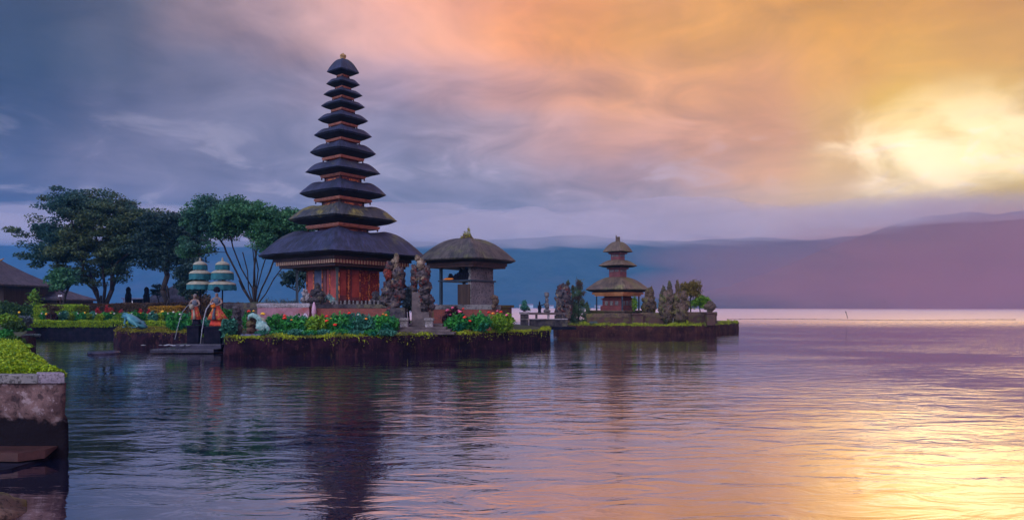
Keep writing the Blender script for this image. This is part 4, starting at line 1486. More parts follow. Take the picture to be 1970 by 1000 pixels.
def tree(name, px, Y, z0, lobes, leaf, label, seed, r0=0.3, n=14000, ls=0.13, pads=70, stems=((0.0, 0.35),), group=None, pad=(0.9, 0.32), depth=0.8, flat=1.0, fill=0.25, cat='tree', trunkmat='bark'):
    """lobes: ellipses (px, py, rx, ry) of the crown in photograph pixels; branches grow to every leaf pad"""
    r = random.Random(seed)
    rng = np.random.default_rng(seed)
    k = Y / F
    base = Vector((X(px, Y), Y, z0))
    t = empty(name, base, 0, label, cat, group)
    area = [l[2] * l[3] for l in lobes]
    tg = []
    for i in range(pads):
        l = r.choices(lobes, area)[0]
        a = r.uniform(0, 2 * PI)
        q = r.uniform(fill, 1.0) ** 0.6
        e = r.uniform(-0.35, 1.0) * PI / 2
        dx = math.cos(a) * math.cos(e) * q
        dyy = math.sin(a) * math.cos(e) * q
        dz = math.sin(e) * q
        tg.append(Vector(((l[0] + dx * l[2] * 0.88 - px) * k, dyy * l[2] * k * depth, Zp(l[1] - dz * l[3] * 0.88, Y) - z0)))
    # skeleton
    nodes = [Vector((0, 0, -0.2))]
    par = [-1]
    ht = min(p.z for p in tg)
    for sx_, hf in stems:
        last = 0
        top = Vector((sx_ * k, r.uniform(-0.3, 0.3), ht * hf + 0.001))
        for s in range(1, 4):
            nodes.append(top * (s / 3) + Vector((r.uniform(-1, 1), r.uniform(-1, 1), 0)) * 0.06 * top.z + Vector((0, 0, -0.2 * (1 - s / 3))))
            par.append(last)
            last = len(nodes) - 1
    nst = len(nodes)
    plen = [0.0] * len(nodes)
    for i in range(1, len(nodes)):
        plen[i] = plen[par[i]] + (nodes[i] - nodes[par[i]]).length
    leaves_n = []
    for p in sorted(tg, key=lambda p: (p - Vector((0, 0, ht * 0.4))).length):
        best, bd = 0, 1e9
        for i, q in enumerate(nodes):
            if i == 0:
                continue
            dd = (p - q).length + 0.32 * plen[i]
            if p.z < q.z:
                dd += (q.z - p.z) * 1.3
            if dd < bd:
                best, bd = i, dd
        q = nodes[best]
        last = best
        L_ = (p - q).length
        S_n = 3 if L_ > 1.5 else 2
        for s in range(1, S_n + 1):
            f = s / S_n
            v = q.lerp(p, f)
            if s < S_n:
                v += Vector((r.uniform(-1, 1), r.uniform(-1, 1), r.uniform(-0.3, 0.9))) * L_ * 0.07
            nodes.append(v)
            par.append(last)
            plen.append(plen[last] + (v - nodes[last]).length)
            last = len(nodes) - 1
        leaves_n.append(last)
    cnt = [0] * len(nodes)
    for l in leaves_n:
        i = l
        while i >= 0:
            cnt[i] += 1
            i = par[i]
    N = max(cnt)
    for i in range(1, nst):
        cnt[i] = max(cnt[i], int(0.10 * N) + 1)
    rad = [max(0.018, r0 * (c / N) ** 0.5) for c in cnt]
    tr, br = MB(), MB()
    for i in range(1, len(nodes)):
        a, b = nodes[par[i]], nodes[i]
        ra = rad[par[i]] if par[i] > 0 and cnt[par[i]] < cnt[i] * 2.5 else rad[i] * 1.08
        if par[i] == 0:
            ra = rad[i] * 1.5
        tr.tube([a, b, b + (b - a) * 0.02], [ra, rad[i], rad[i] * 0.9], 7)
    tr.build('trunk', M[trunkmat], t, smooth=True)
    per = n // pads
    C = []
    for i, p in enumerate(tg):
        s = pad[0] * r.uniform(0.6, 1.35)
        for q in range(3):
            o = Vector((r.gauss(0, 0.5), r.gauss(0, 0.5), r.gauss(0, 0.3))) * s
            pts = rng.normal(size=(per // 3, 3))
            pts *= (rng.uniform(0.05, 1, per // 3) ** 0.5 / (np.linalg.norm(pts, axis=1) + 1e-6))[:, None]
            pts = pts * np.array([0.74, 0.74, 0.74 * pad[1] / pad[0] * 1.25]) * s
            pts[:, 2] += 0.16 * s - 0.10 * (pts[:, 0] ** 2 + pts[:, 1] ** 2) / s
            C.append(pts + np.array(p + o))
    C = np.concatenate(C)
    quads('crown', leafquads(C, ls, rng, 0.6, 0.35), leaf, t)
    return t


# ------------------------------------------------------------------ big trees
tree('shade_tree', 196, 74, 0.9, [(150, 412, 62, 40), (215, 425, 70, 45), (262, 452, 50, 40), (100, 470, 60, 38), (85, 505, 45, 22), (160, 480, 80, 45), (240, 490, 60, 35), (195, 525, 55, 35), (62, 446, 24, 12), (300, 470, 30, 30)],
     L['tree_olive'], 'largest broad spreading tree at far left with dense olive crown', 5, r0=0.34, n=90000, ls=0.135, pads=210, pad=(1.35, 0.42), stems=((-2, 0.6), (9, 0.9), (-14, 1.1), (20, 1.15), (2, 1.2), (-26, 1.2)))
tree('shade_tree', 321, 72, 0.9, [(325, 436, 42, 24), (292, 470, 34, 32), (350, 462, 34, 26), (368, 497, 24, 22), (300, 505, 32, 20), (335, 495, 24, 20)],
     L['tree_dark'], 'dark upright tree between the two broad trees on the left', 9, r0=0.26, n=40000, ls=0.135, pads=85, pad=(1.2, 0.42), stems=((-3, 0.8), (6, 0.6)), trunkmat='bark')
tree('rain_tree', 490, 60, 2.3, [(405, 418, 30, 22), (425, 402, 28, 10), (455, 414, 42, 20), (505, 424, 50, 22), (550, 440, 44, 22), (575, 446, 30, 14), (390, 450, 34, 20), (440, 440, 40, 18), (520, 455, 40, 20), (545, 480, 28, 14), (372, 492, 24, 12), (545, 410, 14, 7), (506, 406, 8, 5), (360, 440, 20, 16)],
     L['tree_green'], 'wide green umbrella shaped tree with many bare stems left of the tall tower', 21, r0=0.15, n=64000, ls=0.11, pads=150, pad=(1.05, 0.42), stems=((-34, 0.50), (-58, 1.05), (-40, 1.15), (-24, 1.05), (-12, 1.2), (0, 1.1), (12, 1.2), (26, 1.05), (40, 1.0), (52, 0.8)), fill=0.5)
mb = MB()
mb.blob((0, 0, 0), (4.2, 2.6, 1.7), seed=8, amp=0.12, n=28, m=12)
o = mb.build('earth_mound', M['soil'], None, smooth=True)
o.location = G(492, 60, 0.8)
tag(o, kind='structure')
tree('garden_tree', 118, 70, 0.9, [(108, 533, 24, 14), (132, 540, 18, 13), (122, 550, 22, 8)], L['tree_green'], 'small rounded green tree beside the dark shingled roof', 33, r0=0.12, n=5000, ls=0.15, pads=26, pad=(0.8, 0.4), stems=((3, 0.8),))
tree('dark_tree', 366, 64, 0.9, [(366, 520, 13, 16), (362, 545, 15, 20), (370, 568, 16, 18)], L['tree_dark'], 'narrow dark tree standing behind the tiered umbrellas', 35, r0=0.14, n=9000, ls=0.14, pads=34, pad=(0.6, 0.4), stems=((0, 0.9),))
tree('slender_tree', 572, 50, 0.9, [(560, 537, 16, 7), (545, 545, 9, 6), (585, 532, 12, 9), (570, 528, 10, 5), (575, 548, 9, 5)], L['tree_dark'], 'slender small tree with sparse leaves at the left corner of the red hall', 37, r0=0.06, n=2400, ls=0.11, pads=22, pad=(0.4, 0.3), stems=((-2, 0.85), (5, 0.8)))
tree('slender_tree', 304, 80, 0.9, [(298, 562, 10, 4), (312, 559, 9, 4), (305, 554, 7, 4), (303, 570, 10, 3)], L['tree_dark'], 'little pine like tree between the two dark stone pillars and the upright tree', 39, r0=0.07, n=1200, ls=0.10, pads=14, pad=(0.5, 0.2), stems=((0, 0.9),))
tree('pergola_tree', 786, 45, 0.9, [(783, 572, 14, 14), (790, 590, 12, 12)], L['greyleaf'], 'pale green shrub seen between the two gate guardians', 41, r0=0.07, n=5000, ls=0.07, pads=26, pad=(0.35, 0.3), stems=((0, 0.9),))
tree('slender_tree', 1328, 60, 0.75, [(1322, 556, 15, 10), (1335, 554, 10, 8), (1330, 566, 12, 9), (1316, 562, 9, 6), (1343, 565, 5, 3)], L['autumn'], 'thin brown leaved tree on the outer island', 43, r0=0.06, n=5200, ls=0.075, pads=40, pad=(0.42, 0.3), stems=((0, 0.8), (-6, 0.7)))
tree('round_tree', 1349, 60, 0.75, [(1349, 581, 13, 8), (1342, 585, 9, 5), (1356, 584, 8, 5)], L['bush_yellow'], 'low rounded yellow green tree near the end of the outer island', 45, r0=0.05, n=4200, ls=0.07, pads=26, pad=(0.36, 0.3), stems=((0, 0.8),))


def conifer(name, px, py0, py1, wpx, Y, leaf, label, seed, n=5000, ls=0.07, ragged=0.35, lean=0.0):
    k = Y / F
    z0, z1 = Zp(py1, Y), Zp(py0, Y)
    h = z1 - z0
    w = wpx * k / 2
    t = empty(name, (X(px, Y), Y, z0), 0, label, 'conifer')
    rng = np.random.default_rng(seed)
    C = []
    nb = 46
    for i in range(nb):
        f = rng.uniform(0, 1) ** 1.1
        a = rng.uniform(0, 2 * PI)
        R = w * (1 - f) ** 0.75 * rng.uniform(0.6, 1 + ragged) + 0.04
        m_ = int(n / nb)
        s = rng.uniform(0, 1, m_) ** 0.6
        pts = np.stack([np.cos(a) * R * s, np.sin(a) * R * s, h * f * 0.93 + h * 0.10 * s + rng.normal(0, 0.04 * h * 0.4, m_)], 1)
        pts += rng.normal(0, 0.09 * w + 0.02, (m_, 3))
        pts[:, 0] += lean * k * pts[:, 2] / h
        C.append(pts)
    C.append(np.stack([rng.normal(0, 0.03, 200) + lean * k, rng.normal(0, 0.03, 200), h * rng.uniform(0.85, 1.03, 200)], 1))
    C = np.concatenate(C)
    C[:, 2] = np.maximum(C[:, 2], 0.02)
    quads('crown', leafquads(C, ls, rng, 0.4, -0.3), leaf, t)
    mb = MB()
    mb.tube([(0, 0, -0.05), (0, 0, h * 0.5), (lean * k * 0.8, 0, h * 0.9)], [0.10, 0.06, 0.02], 6)
    mb.build('trunk', M['bark'], t)
    return t


conifer('conifer', 1113, 541, 628, 40, 56.0, L['conifer'], 'tallest grey green conifer left of the small tower', 51, 7500)
conifer('conifer', 1102, 551, 628, 14, 57.5, L['conifer'], 'thin conifer spire just left of the tallest conifer', 53, 2200)
conifer('conifer', 1129, 583, 626, 20, 55.5, L['conifer'], 'short bushy conifer at the right foot of the tallest conifer', 55, 2600)
conifer('conifer', 1090, 542, 600, 15, 57.0, L['conifer'], 'pointed conifer rising behind the carved island gate', 57, 2400, lean=2)
conifer('conifer', 1009, 580, 598, 19, 50.0, L['bluegreen'], 'small blue green potted conifer on the first bridge pillar', 59, 1700, ls=0.06)

# candi spires of the outer island
for i, (px, Y, lumps, lab, mat) in enumerate([
    (1283, 54.5, [(1283, 600, 12, 22), (1279, 575, 10, 14), (1288, 572, 8, 16), (1276, 563, 4, 12), (1288, 555, 4, 14), (1274, 592, 8, 12), (1284, 590, 12, 10)], 'left overgrown carved spire with two thin points on the outer island', 'warmstone'),
    (1308, 54.5, [(1308, 600, 13, 24), (1303, 573, 9, 10), (1303, 553, 3, 13), (1314, 570, 8, 10), (1316, 588, 10, 12), (1300, 590, 8, 12)], 'right overgrown reddish carved spire with one thin point on the outer island', 'warmstone'),
    (1248, 57, [(1248, 585, 11, 20), (1250, 566, 8, 12), (1243, 592, 9, 10), (1254, 590, 8, 14), (1253, 557, 2, 6)], 'rounded dark carved stone right beside the small tower', 'warmstone'),
    (1084, 55.0, [(1083, 575, 12, 26), (1080, 556, 8, 9), (1090, 565, 8, 14), (1078, 598, 10, 16), (1090, 598, 10, 18), (1084, 615, 12, 12)], 'red brown carved stone gate at the end of the bridge', 'redstone'),
]):
    carved('carved_spire', px, Y, lumps, M[mat], 101 + i * 7, lab, 'stone spire', 0.45, 22)
    if i < 3:
        rng = np.random.default_rng(200 + i)
        C = []
        for (lx, ly, rx, rz) in lumps:
            C.append(shell_points(rng, 260, ((lx - px) * Y / F, 0, Zp(ly, Y)), (rx * Y / F * 1.05, rx * Y / F * 0.9, rz * Y / F * 1.05), 0.85, 0.2, i))
        C = np.concatenate(C) + np.array([X(px, Y), Y - 0.05, 0])
        o = quads('climbing_plant', leafquads(C, 0.05, rng, 0.6, 0), L['autumn' if i else 'conifer'])
        tag(o, ['pale creeper covering the left two pointed spire', 'brown creeper covering the right one pointed spire', 'brown creeper on the rounded stone by the small tower'][i], 'creeper')

# low walls of the outer island
cwall('island_wall', 1128, 1222, 55.2, Zp(603, 55.2), 'mossy stone wall in front of the small tower, left of its entrance', M['oldbrick'], M['warmstone'], 0.30, 0.6, z0=0.72)
cwall('island_wall', 1232, 1276, 55.0, Zp(601, 55.0), 'short mossy stone wall right of the small tower entrance', M['oldbrick'], M['warmstone'], 0.32, 0.6, z0=0.72)
cwall('island_wall', 1318, 1374, 54.9, Zp(600, 54.9), 'brown mossy wall at the right end of the outer island', M['oldbrick'], M['warmstone'], 0.32, 0.6, z0=0.72, Y1=56.2)
t = empty('entrance_block', G(1226, 54.6, 0), 0, 'dark stone stair block at the entrance of the small tower', 'stone block')
mb = MB()
mb.box((0, 0, 1.15), (0.85, 0.7, 0.85))
mb.box((0, 0, 1.62), (1.0, 0.85, 0.12))
mb.box((0, -0.3, 0.85), (1.2, 0.6, 0.24))
mb.build('block', M['oldbrick'], t, bevel=0.02)
t = empty('corner_urn', G(1366, 54.7, 0), 0, 'big round carved urn on the corner pillar of the outer island', 'urn')
k = 54.7 / F
mb = MB()
mb.box((0, 0, (0.72 + Zp(603, 54.7)) / 2), (16 * k, 16 * k, Zp(603, 54.7) - 0.72))
mb.box((0, 0, Zp(602, 54.7)), (19 * k, 19 * k, 0.12))
mb.build('pillar', M['oldbrick'], t, bevel=0.02)
mb = MB()
carve(mb, [(1366, 590, 10, 7), (1366, 583, 6, 4), (1366, 598, 5, 4)], 54.7, 1366, 5, 0.5, 26)
mb.build('urn_bowl', M['warmstone'], t, smooth=True)
bush('border_plant', 1142, 617, 627, 18, 54.0, L['greyleaf'], 'small grey green plant at the foot of the outer island wall', n=350, ls=0.05, seed=61, zb=0.75)
bush('border_plant', 1322, 615, 625, 5, 52.9, L['limegrass'], 'tiny lime plant on the lawn edge below the right spire', n=100, ls=0.05, seed=62, zb=0.75)
bush('potted_plant', 1221, 568, 600, 12, 56.4, L['bush_yellow'], 'yellow green climbing plant at the right post of the small tower', n=700, ls=0.06, seed=63, zb=1.7)

# ------------------------------------------------------------------ bridge to the outer island
BY = 50.0
kb = BY / F
br = empty('footbridge', G(1048, BY, 0), 0, 'low stone footbridge with slatted railing between the two islands', 'bridge')
x0, x1 = (1018 - 1048) * kb, (1092 - 1048) * kb
mb = MB()
mb.box(((x0 + x1) / 2, 0.4, Zp(631, BY)), (x1 - x0 + 1.2, 1.6, 0.20))
mb.build('deck', M['dark'], br, bevel=0.01)
mb = MB()
mb.box(((x0 + x1) / 2, 0, Zp(603, BY)), (x1 - x0, 0.34, 0.16))
mb.build('top_rail', M['steps'], br, bevel=0.01)
mb = MB()
mb.box(((x0 + x1) / 2, 0, Zp(613.5, BY)), (x1 - x0, 0.22, 0.07))
mb.build('middle_rail', M['paledstone'], br)
mb = MB()
mb.box(((x0 + x1) / 2, 0.05, Zp(621, BY)), (x1 - x0, 0.10, 0.50))
mb.build('panel', M['stone'], br)
for i in range(3):
    mb = MB()
    mb.box((x0 + (x1 - x0) * (i + 0.6) / 3.2, 0, Zp(608, BY)), (0.16, 0.28, 0.34))
    mb.build('baluster', M['paledstone' if i == 1 else 'stone'], br)
t = empty('bridge_pillar', G(1009, BY, 0), 0, 'purple brick pillar carrying the small potted conifer', 'pillar')
mb = MB()
mb.box((0, 0, (0.4 + Zp(604, BY)) / 2), (16 * kb, 16 * kb, Zp(604, BY) - 0.4))
mb.build('shaft', M['stone'], t, bevel=0.015)
mb = MB()
mb.box((0, 0, Zp(602, BY)), (20 * kb, 20 * kb, 0.16))
mb.box((0, 0, Zp(614, BY)), (17.5 * kb, 17.5 * kb, 0.05))
mb.build('cap', M['paledstone'], t, bevel=0.01)
t = empty('bridge_pillar', G(1074, BY + 0.2, 0), 0, 'pale block pillar with a lattice at the outer end of the bridge', 'pillar')
mb = MB()
mb.box((0, 0, (0.5 + Zp(606, BY)) / 2), (14 * kb, 0.5, Zp(606, BY) - 0.5))
for i in range(4):
    mb.box(((i - 1.5) * 3.2 * kb, -0.28, Zp(618, BY)), (0.04, 0.05, 0.7))
mb.build('shaft', M['stone'], t)
carved('bridge_statue', 1052, BY, [(1052, 568, 4, 4), (1052, 577, 3, 6), (1052, 588, 4.5, 7), (1052, 598, 6, 4), (1052, 564, 4.5, 2)], M['paras'], 141, 'tall slim guardian statue with a pagoda hat on the bridge rail', 'statue', 0.5, 8)
st2 = empty('bridge_statue', G(1038, BY, 0), 0, 'small thin statue with an outstretched arm on the bridge rail', 'statue')
mb = MB()
mb.lathe([(0.16, Zp(603, BY)), (0.13, Zp(600, BY)), (0.10, Zp(597, BY)), (0.15, Zp(592, BY)), (0.11, Zp(588, BY)), (0.05, Zp(586, BY)), (0.07, Zp(583, BY)), (0.03, Zp(580, BY)), (0.0, Zp(578, BY))], 10)
mb.tube([(-0.02, 0, Zp(588, BY)), (0.28, 0, Zp(586, BY)), (0.5, 0, Zp(581, BY))], [0.04, 0.03, 0.012], 6)
mb.tube([(0.0, 0, Zp(588, BY)), (-0.16, 0, Zp(587, BY))], [0.035, 0.02], 6)
mb.build('figure', M['dark'], st2, smooth=True)

# ------------------------------------------------------------------ planting of the main island
for i, a in enumerate([
    (533, 603, 644, 54, 33.0, 'bush', 'leafy bush with one round red flower below the pink wall', [(567 - 14, 607, 'redfl', 0.10), (512, 604, 'yellowfl', 0.13)]),
    (571, 607, 646, 46, 32.6, 'bush', 'leafy bush with a big red bloom under the pink wall emblems', [(553, 612, 'redfl', 0.12), (566, 615, 'orangefl', 0.06)]),
    (609, 606, 647, 48, 32.6, 'bush_yellow', 'light green leafy bush left of the twin red canna blooms', [(633, 608, 'redfl', 0.09), (633, 617, 'redfl', 0.10)]),
    (652, 601, 646, 52, 32.8, 'bush', 'tallest leafy bush with red blooms below the red brick wall', [(649, 624, 'redfl', 0.12), (676, 602, 'redfl', 0.10), (641, 612, 'yellowfl', 0.05)]),
    (694, 600, 645, 50, 33.0, 'bluegreen', 'blue green broad leaved bush below the brick wall', [(693, 605, 'whitefl', 0.05), (708, 613, 'orangefl', 0.08)]),
    (737, 603, 643, 50, 33.2, 'bush', 'green bush beside the left gate guardian with small orange blooms', [(746, 606, 'orangefl', 0.08), (740, 604, 'orangefl', 0.06)]),
    (880, 605, 640, 46, 34.8, 'bush', 'green bush with red blooms right of the stone steps', [(895, 610, 'redfl', 0.11), (905, 617, 'redfl', 0.09), (886, 600, 'pinkfl', 0.11)]),
    (922, 602, 639, 46, 35.2, 'bush', 'dense green bush in the middle below the pavilion wall', [(941, 601, 'redfl', 0.10), (949, 603, 'orangefl', 0.10)]),
    (966, 601, 638, 46, 35.8, 'bush_yellow', 'green bush with pink blooms at the right corner of the island', [(964, 600, 'redfl', 0.10), (975, 606, 'pinkfl', 0.10), (957, 598, 'pinkfl', 0.07)]),
    (874, 590, 612, 34, 36.6, 'purple', 'dark pink flowered shrub against the pavilion wall', [(862, 597, 'pinkfl', 0.12), (872, 592, 'pinkfl', 0.10), (884, 598, 'pinkfl', 0.10), (892, 594, 'redfl', 0.08), (867, 605, 'pinkfl', 0.08)]),
]):
    px, y0, y1, w, Y, lf, lab, fl = a
    bush('flowering_bush' if fl else 'leafy_bush', px, y0, y1, w * 1.12, Y, L[lf], lab, n=2300, ls=0.10, seed=300 + i, flowers=fl, zb=ZI, lump=0.4, aspect=0.42, depth=0.55)
for i in range(9):
    px = 506 + i * 30
    bush('ground_cover', px, 634 - (i % 3), 652 - i * 0.4, 36, 31.4, L['bush' if i % 2 else 'bluegreen'], 'low leafy plant in the front row of the flower bed', 'plant', 'low plants along the front flower bed', n=520, ls=0.06, seed=330 + i, zb=ZI, stem=False, depth=0.35)

# left of the fountain and behind it
bush('leafy_bush', 342, 597, 641, 46, 38.5, L['bush'], 'round bright green bush on the mossy islet left of the fountain', n=2600, ls=0.075, seed=341, flowers=[(352, 604, 'whitefl', 0.07), (353, 613, 'whitefl', 0.07), (340, 600, 'whitefl', 0.06)], zb=0.78)
bush('leafy_bush', 398, 606, 640, 34, 36.5, L['bluegreen'], 'dark blue green bush between the two dancer statues', n=1600, ls=0.07, seed=342, zb=0.6)
bush('leafy_bush', 372, 603, 640, 26, 37.0, L['bush'], 'green bush directly behind the small dancer statue', n=1300, ls=0.07, seed=343, zb=0.7)
bush('fern_bush', 440, 588, 640, 32, 34.5, L['bush'], 'feathery tall green bush right of the orange dancer statue', n=1900, ls=0.09, seed=344, zb=ZI, aspect=0.25)
bush('leafy_bush', 440, 610, 650, 26, 32.0, L['bluegreen'], 'dark green broad leaved plant beside the pedestal of the orange dancer', n=900, ls=0.09, seed=345, zb=0.6)
bush('leafy_bush', 481, 596, 630, 30, 34.5, L['bush'], 'green bush with upright shoots behind the turquoise beast statue', n=1400, ls=0.08, seed=346, flowers=[(484, 599, 'redfl', 0.11), (493, 598, 'yellowfl', 0.07)], zb=ZI, aspect=0.3)
bush('dark_shrub', 388, 560, 600, 46, 44.0, L['brown'], 'rust and green shrub seen below the tiered umbrellas', n=1600, ls=0.08, seed=347, zb=ZI)
bush('yellow_shrub', 436, 643, 660, 10, 31.0, L['bush_yellow'], 'small yellow green plant at the left corner of the tower island', n=300, ls=0.06, seed=348, zb=0.45, stem=False)
bush('yellow_shrub', 394, 640, 652, 12, 33.4, L['bush_yellow'], 'small yellow green plant between the two dark pedestals', n=300, ls=0.05, seed=349, zb=0.6, stem=False)
for i, px in enumerate(range(515, 572, 9)):
    bush('grey_shrub', px, 571 + (i % 3) * 2, 584, 13, 43 + (i % 2), L['greyleaf'], 'small twiggy grey shrub in the row left of the red hall', 'shrub', 'grey shrubs left of the red hall', n=260, ls=0.05, seed=360 + i, zb=1.9, lump=0.5)

# left garden
hedge('front_hedge', G(48, 52.75, 0), G(222, 52.75, 0), 0.66, Zp(620, 53.3) + 0.12, 0.9, L['hedge'], 'long clipped lime green hedge along the far inlet wall, left part', 9000, 0.06, 1)
hedge('front_hedge', G(226, 52.8, 0), G(345, 52.7, 0), 0.70, Zp(618, 53.3), 0.8, L['hedge'], 'clipped lime green hedge along the inlet wall behind the frog statue', 5500, 0.06, 2)
hedge('block_hedge', G(80, 60, 0), G(157, 60, 0), 0.93, Zp(587.5, 60), 2.0, L['hedge'], 'thick bright green block hedge in front of the shingled house', 9000, 0.07, 3)
hedge('gold_hedge', G(292, 66, 0), G(352, 66, 0), 0.93, Zp(589.5, 66), 1.2, L['hedge_gold'], 'clipped golden orange hedge behind the flower bed', 4500, 0.07, 4)
hedge('brown_hedge', G(160, 72, 0), G(235, 72, 0), 0.93, Zp(585, 72), 1.6, L['brown'], 'dull brown hedge at the foot of the largest tree', 4500, 0.09, 5)
hedge('brown_hedge', G(236, 71, 0), G(300, 71, 0), 0.93, Zp(584, 71), 1.6, L['brown'], 'dull brown hedge below the two dark stone pillars', 4500, 0.09, 6)
hedge('maroon_hedge', G(300, 76, 0), G(470, 76, 0), 0.93, Zp(583, 76), 1.6, L['brown'], 'long reddish brown hedge behind the golden hedge and umbrellas', 6500, 0.09, 7)
mixn = ['bush', 'bush_yellow', 'hedge', 'bush', 'bluegreen']
for i in range(22):
    px = 88 + i * 11.5
    fl = [(px - 3, 603, 'whitefl', 0.07)] if i % 3 == 0 else ([(px + 2, 602, 'yellowfl', 0.08)] if i % 5 == 1 else [])
    bush('bed_plant', px, 597 + (i * 7 % 5), 616, 19, 56 + (i % 3), L[mixn[(i * 3) % 5]], 'low mixed plant in the long flower bed behind the lime hedge', 'bedding plant', 'plants of the long flower bed', n=520, ls=0.085, seed=400 + i, zb=0.94, flowers=fl, stem=False, sub=3)
for i, (px, y0, w) in enumerate([(189, 588, 6), (205, 586, 10), (212, 590, 8), (234, 591, 8), (271, 590, 9), (286, 592, 5)]):
    bush('red_cordyline', px, y0, 606, w, 62, L['red'], 'upright red leaved plant in front of the brown hedges', 'red plant', 'red leaved plants before the brown hedges', n=260, ls=0.12, seed=430 + i, zb=0.94, up=-1.2, aspect=0.22, sub=2)
bush('orange_flowers', 316, 598, 606, 8, 58.5, L['hedge'], 'yellow orange flower clump in front of the golden hedge', 'flower', n=160, ls=0.06, seed=440, zb=0.94, flowers=[(316, 600, 'yellowfl', 0.22)])
# denser shrubs of the left bank
for i, (px, y0, y1, w, Y, lf, lab) in enumerate([
    (14, 578, 606, 44, 66, 'hedge_dark', 'dark shrub at the far left edge below the shingled roof'),
    (50, 583, 607, 46, 64, 'hedge_dark', 'dark rounded shrub left of the block hedge'),
    (74, 586, 606, 30, 63, 'hedge_dark', 'small dark shrub touching the block hedge'),
    (100, 600, 617, 20, 55.5, 'purple', 'maroon leaved shrub behind the long hedge'),
    (12, 604, 630, 44, 44, 'bush_yellow', 'light green bushes at the left edge above the bird bath'),
    (40, 606, 632, 40, 46, 'greyleaf', 'grey green shrub with pale flowers left of the long hedge'),
    (24, 617, 645, 42, 34, 'hedge_dark', 'dark green shrub beside the small garden lamp'),
    (44, 632, 647, 26, 36, 'bush', 'bright green plant near the low stone bench'),
    (6, 632, 668, 34, 24, 'bush', 'green plant at the left edge behind the near planter'),
    (24, 645, 672, 40, 22, 'hedge_dark', 'dark plant just behind the near planter'),
    (60, 646, 668, 26, 30, 'greyleaf', 'grey leaved shrub overhanging the inlet beside the stone bench'),
    (14, 655, 680, 60, 18, 'bush_yellow', 'yellow green low plants behind the mossy planter top'),
    (42, 662, 676, 36, 21, 'bush_yellow', 'yellow green creeping plants at the water behind the planter')]):
    bush('bank_shrub', px, y0, y1, w, Y, L[lf], lab, 'shrub', n=1800, ls=0.0017 * Y + 0.02, seed=450 + i, zb=0.93)
# bonsai
tree('bonsai', 102, 54.6, 0.93, [(92, 591, 10, 3), (104, 594, 8, 4), (97, 600, 7, 3)], L['brown'], 'little crooked brown bonsai tree in front of the block hedge', 47, r0=0.07, n=1100, ls=0.06, pads=12, pad=(0.3, 0.15), stems=((-4, 0.9), (3, 0.6)))

# ------------------------------------------------------------------ houses at left
def hip_roof(name, parent, cx, cy, w, d, ridge, z0, z1, mat, bow=0.0):
    mb = MB()
    nx, nz = 24, 8
    for sgn in (-1, 1):
        vs, fs = [], []
        for j in range(nz + 1):
            t = j / nz
            z = z0 + (z1 - z0) * (t - bow * math.sin(t * PI))
            hw = w / 2 + (ridge / 2 - w / 2) * t
            y = sgn * d / 2 * (1 - t)
            for i in range(nx + 1):
                x = -hw + 2 * hw * i / nx
                vs.append((cx + x, cy + y, z + 0.03 * mnoise.noise(Vector((x, y, t * 4)))))
        for j in range(nz):
            for i in range(nx):
                a = j * (nx + 1) + i
                fs.append((a, a + 1, a + nx + 2, a + nx + 1) if sgn < 0 else (a + 1, a, a + nx + 1, a + nx + 2))
        mb.add(vs, fs)
    for sgn in (-1, 1):
        vs, fs = [], []
        for j in range(nz + 1):
            t = j / nz
            z = z0 + (z1 - z0) * (t - bow * math.sin(t * PI))
            x = sgn * (w / 2 + (ridge / 2 - w / 2) * t)
            hy = d / 2 * (1 - t)
            for i in range(9):
                vs.append((cx + x, cy - hy + 2 * hy * i / 8, z))
        for j in range(nz):
            for i in range(8):
                a = j * 9 + i
                fs.append((a, a + 1, a + 10, a + 9))
        mb.add(vs, fs)
    mb.box((cx, cy, z0 - 0.09), (w - 0.05, d - 0.05, 0.18))
    return mb.build(name, mat, parent)


HY1 = 84.0
h1 = empty('shingled_house', G(20, HY1, 0), 0, 'long low dark house with hipped shingle roof behind the garden', 'house')
xr = X(152, HY1) - X(20, HY1)
hip_roof('roof', h1, xr - 9.5, 0, 19, 8, 12.6, Zp(575, HY1 - 4), Zp(549, HY1), M['slate'], 0.04)
mb = MB()
mb.box((xr - 9.4, 0.2, (0.9 + Zp(575, HY1)) / 2), (18.0, 6.6, Zp(575, HY1) - 0.9))
wl = mb.build('wall', M['housewall'], h1)
for i in range(12):
    mb = MB()
    mb.box((xr - 17.6 + i * 1.55, -3.2, (0.9 + Zp(576, HY1)) / 2), (0.10, 0.12, Zp(576, HY1) - 0.9))
    mb.build('wall_post', M['cornice_dark'], wl)
mb = MB()
mb.box((X(22, HY1 - 2) - X(20, HY1), -2.55, Zp(562, HY1 - 2)), (0.35, 0.08, 0.75))
mb.build('skylight', M['bluegrey'], h1)
h2 = empty('thatched_house', G(-30, 78, 0), 0, 'steep purple grey roofed house cut by the left picture edge', 'house')
hip_roof('roof', h2, 0, 0, 2 * (X(62, 78) - X(-30, 78)), 10, 0.8, Zp(546, 73), Zp(487, 78), M['slate'], 0.07)
mb = MB()
mb.box((0, 0.5, (0.9 + Zp(546, 73)) / 2), (9.6, 8, Zp(546, 73) - 0.9))
mb.build('wall', M['housewall'], h2)
mb = MB()
mb.tube([(1.2, 0, Zp(512, 78) + 0.2), (1.9, -0.3, Zp(506, 78) + 0.2), (2.6, -0.5, Zp(498, 78))], [0.14, 0.11, 0.05], 8)
mb.build('ridge_horn', M['gold'], h2, smooth=True)
bush('banana_plant', 68, 552, 600, 18, 70, L['bush_yellow'], 'yellow green banana leaves in front of the long dark house', 'plant', n=160, ls=0.32, seed=470, zb=0.93, aspect=0.3)
t = empty('lamp_post', G(116, 68, 0), 0, 'brown lamp post with twin white globes beside the house', 'lamp post')
mb = MB()
zl = Zp(572, 68)
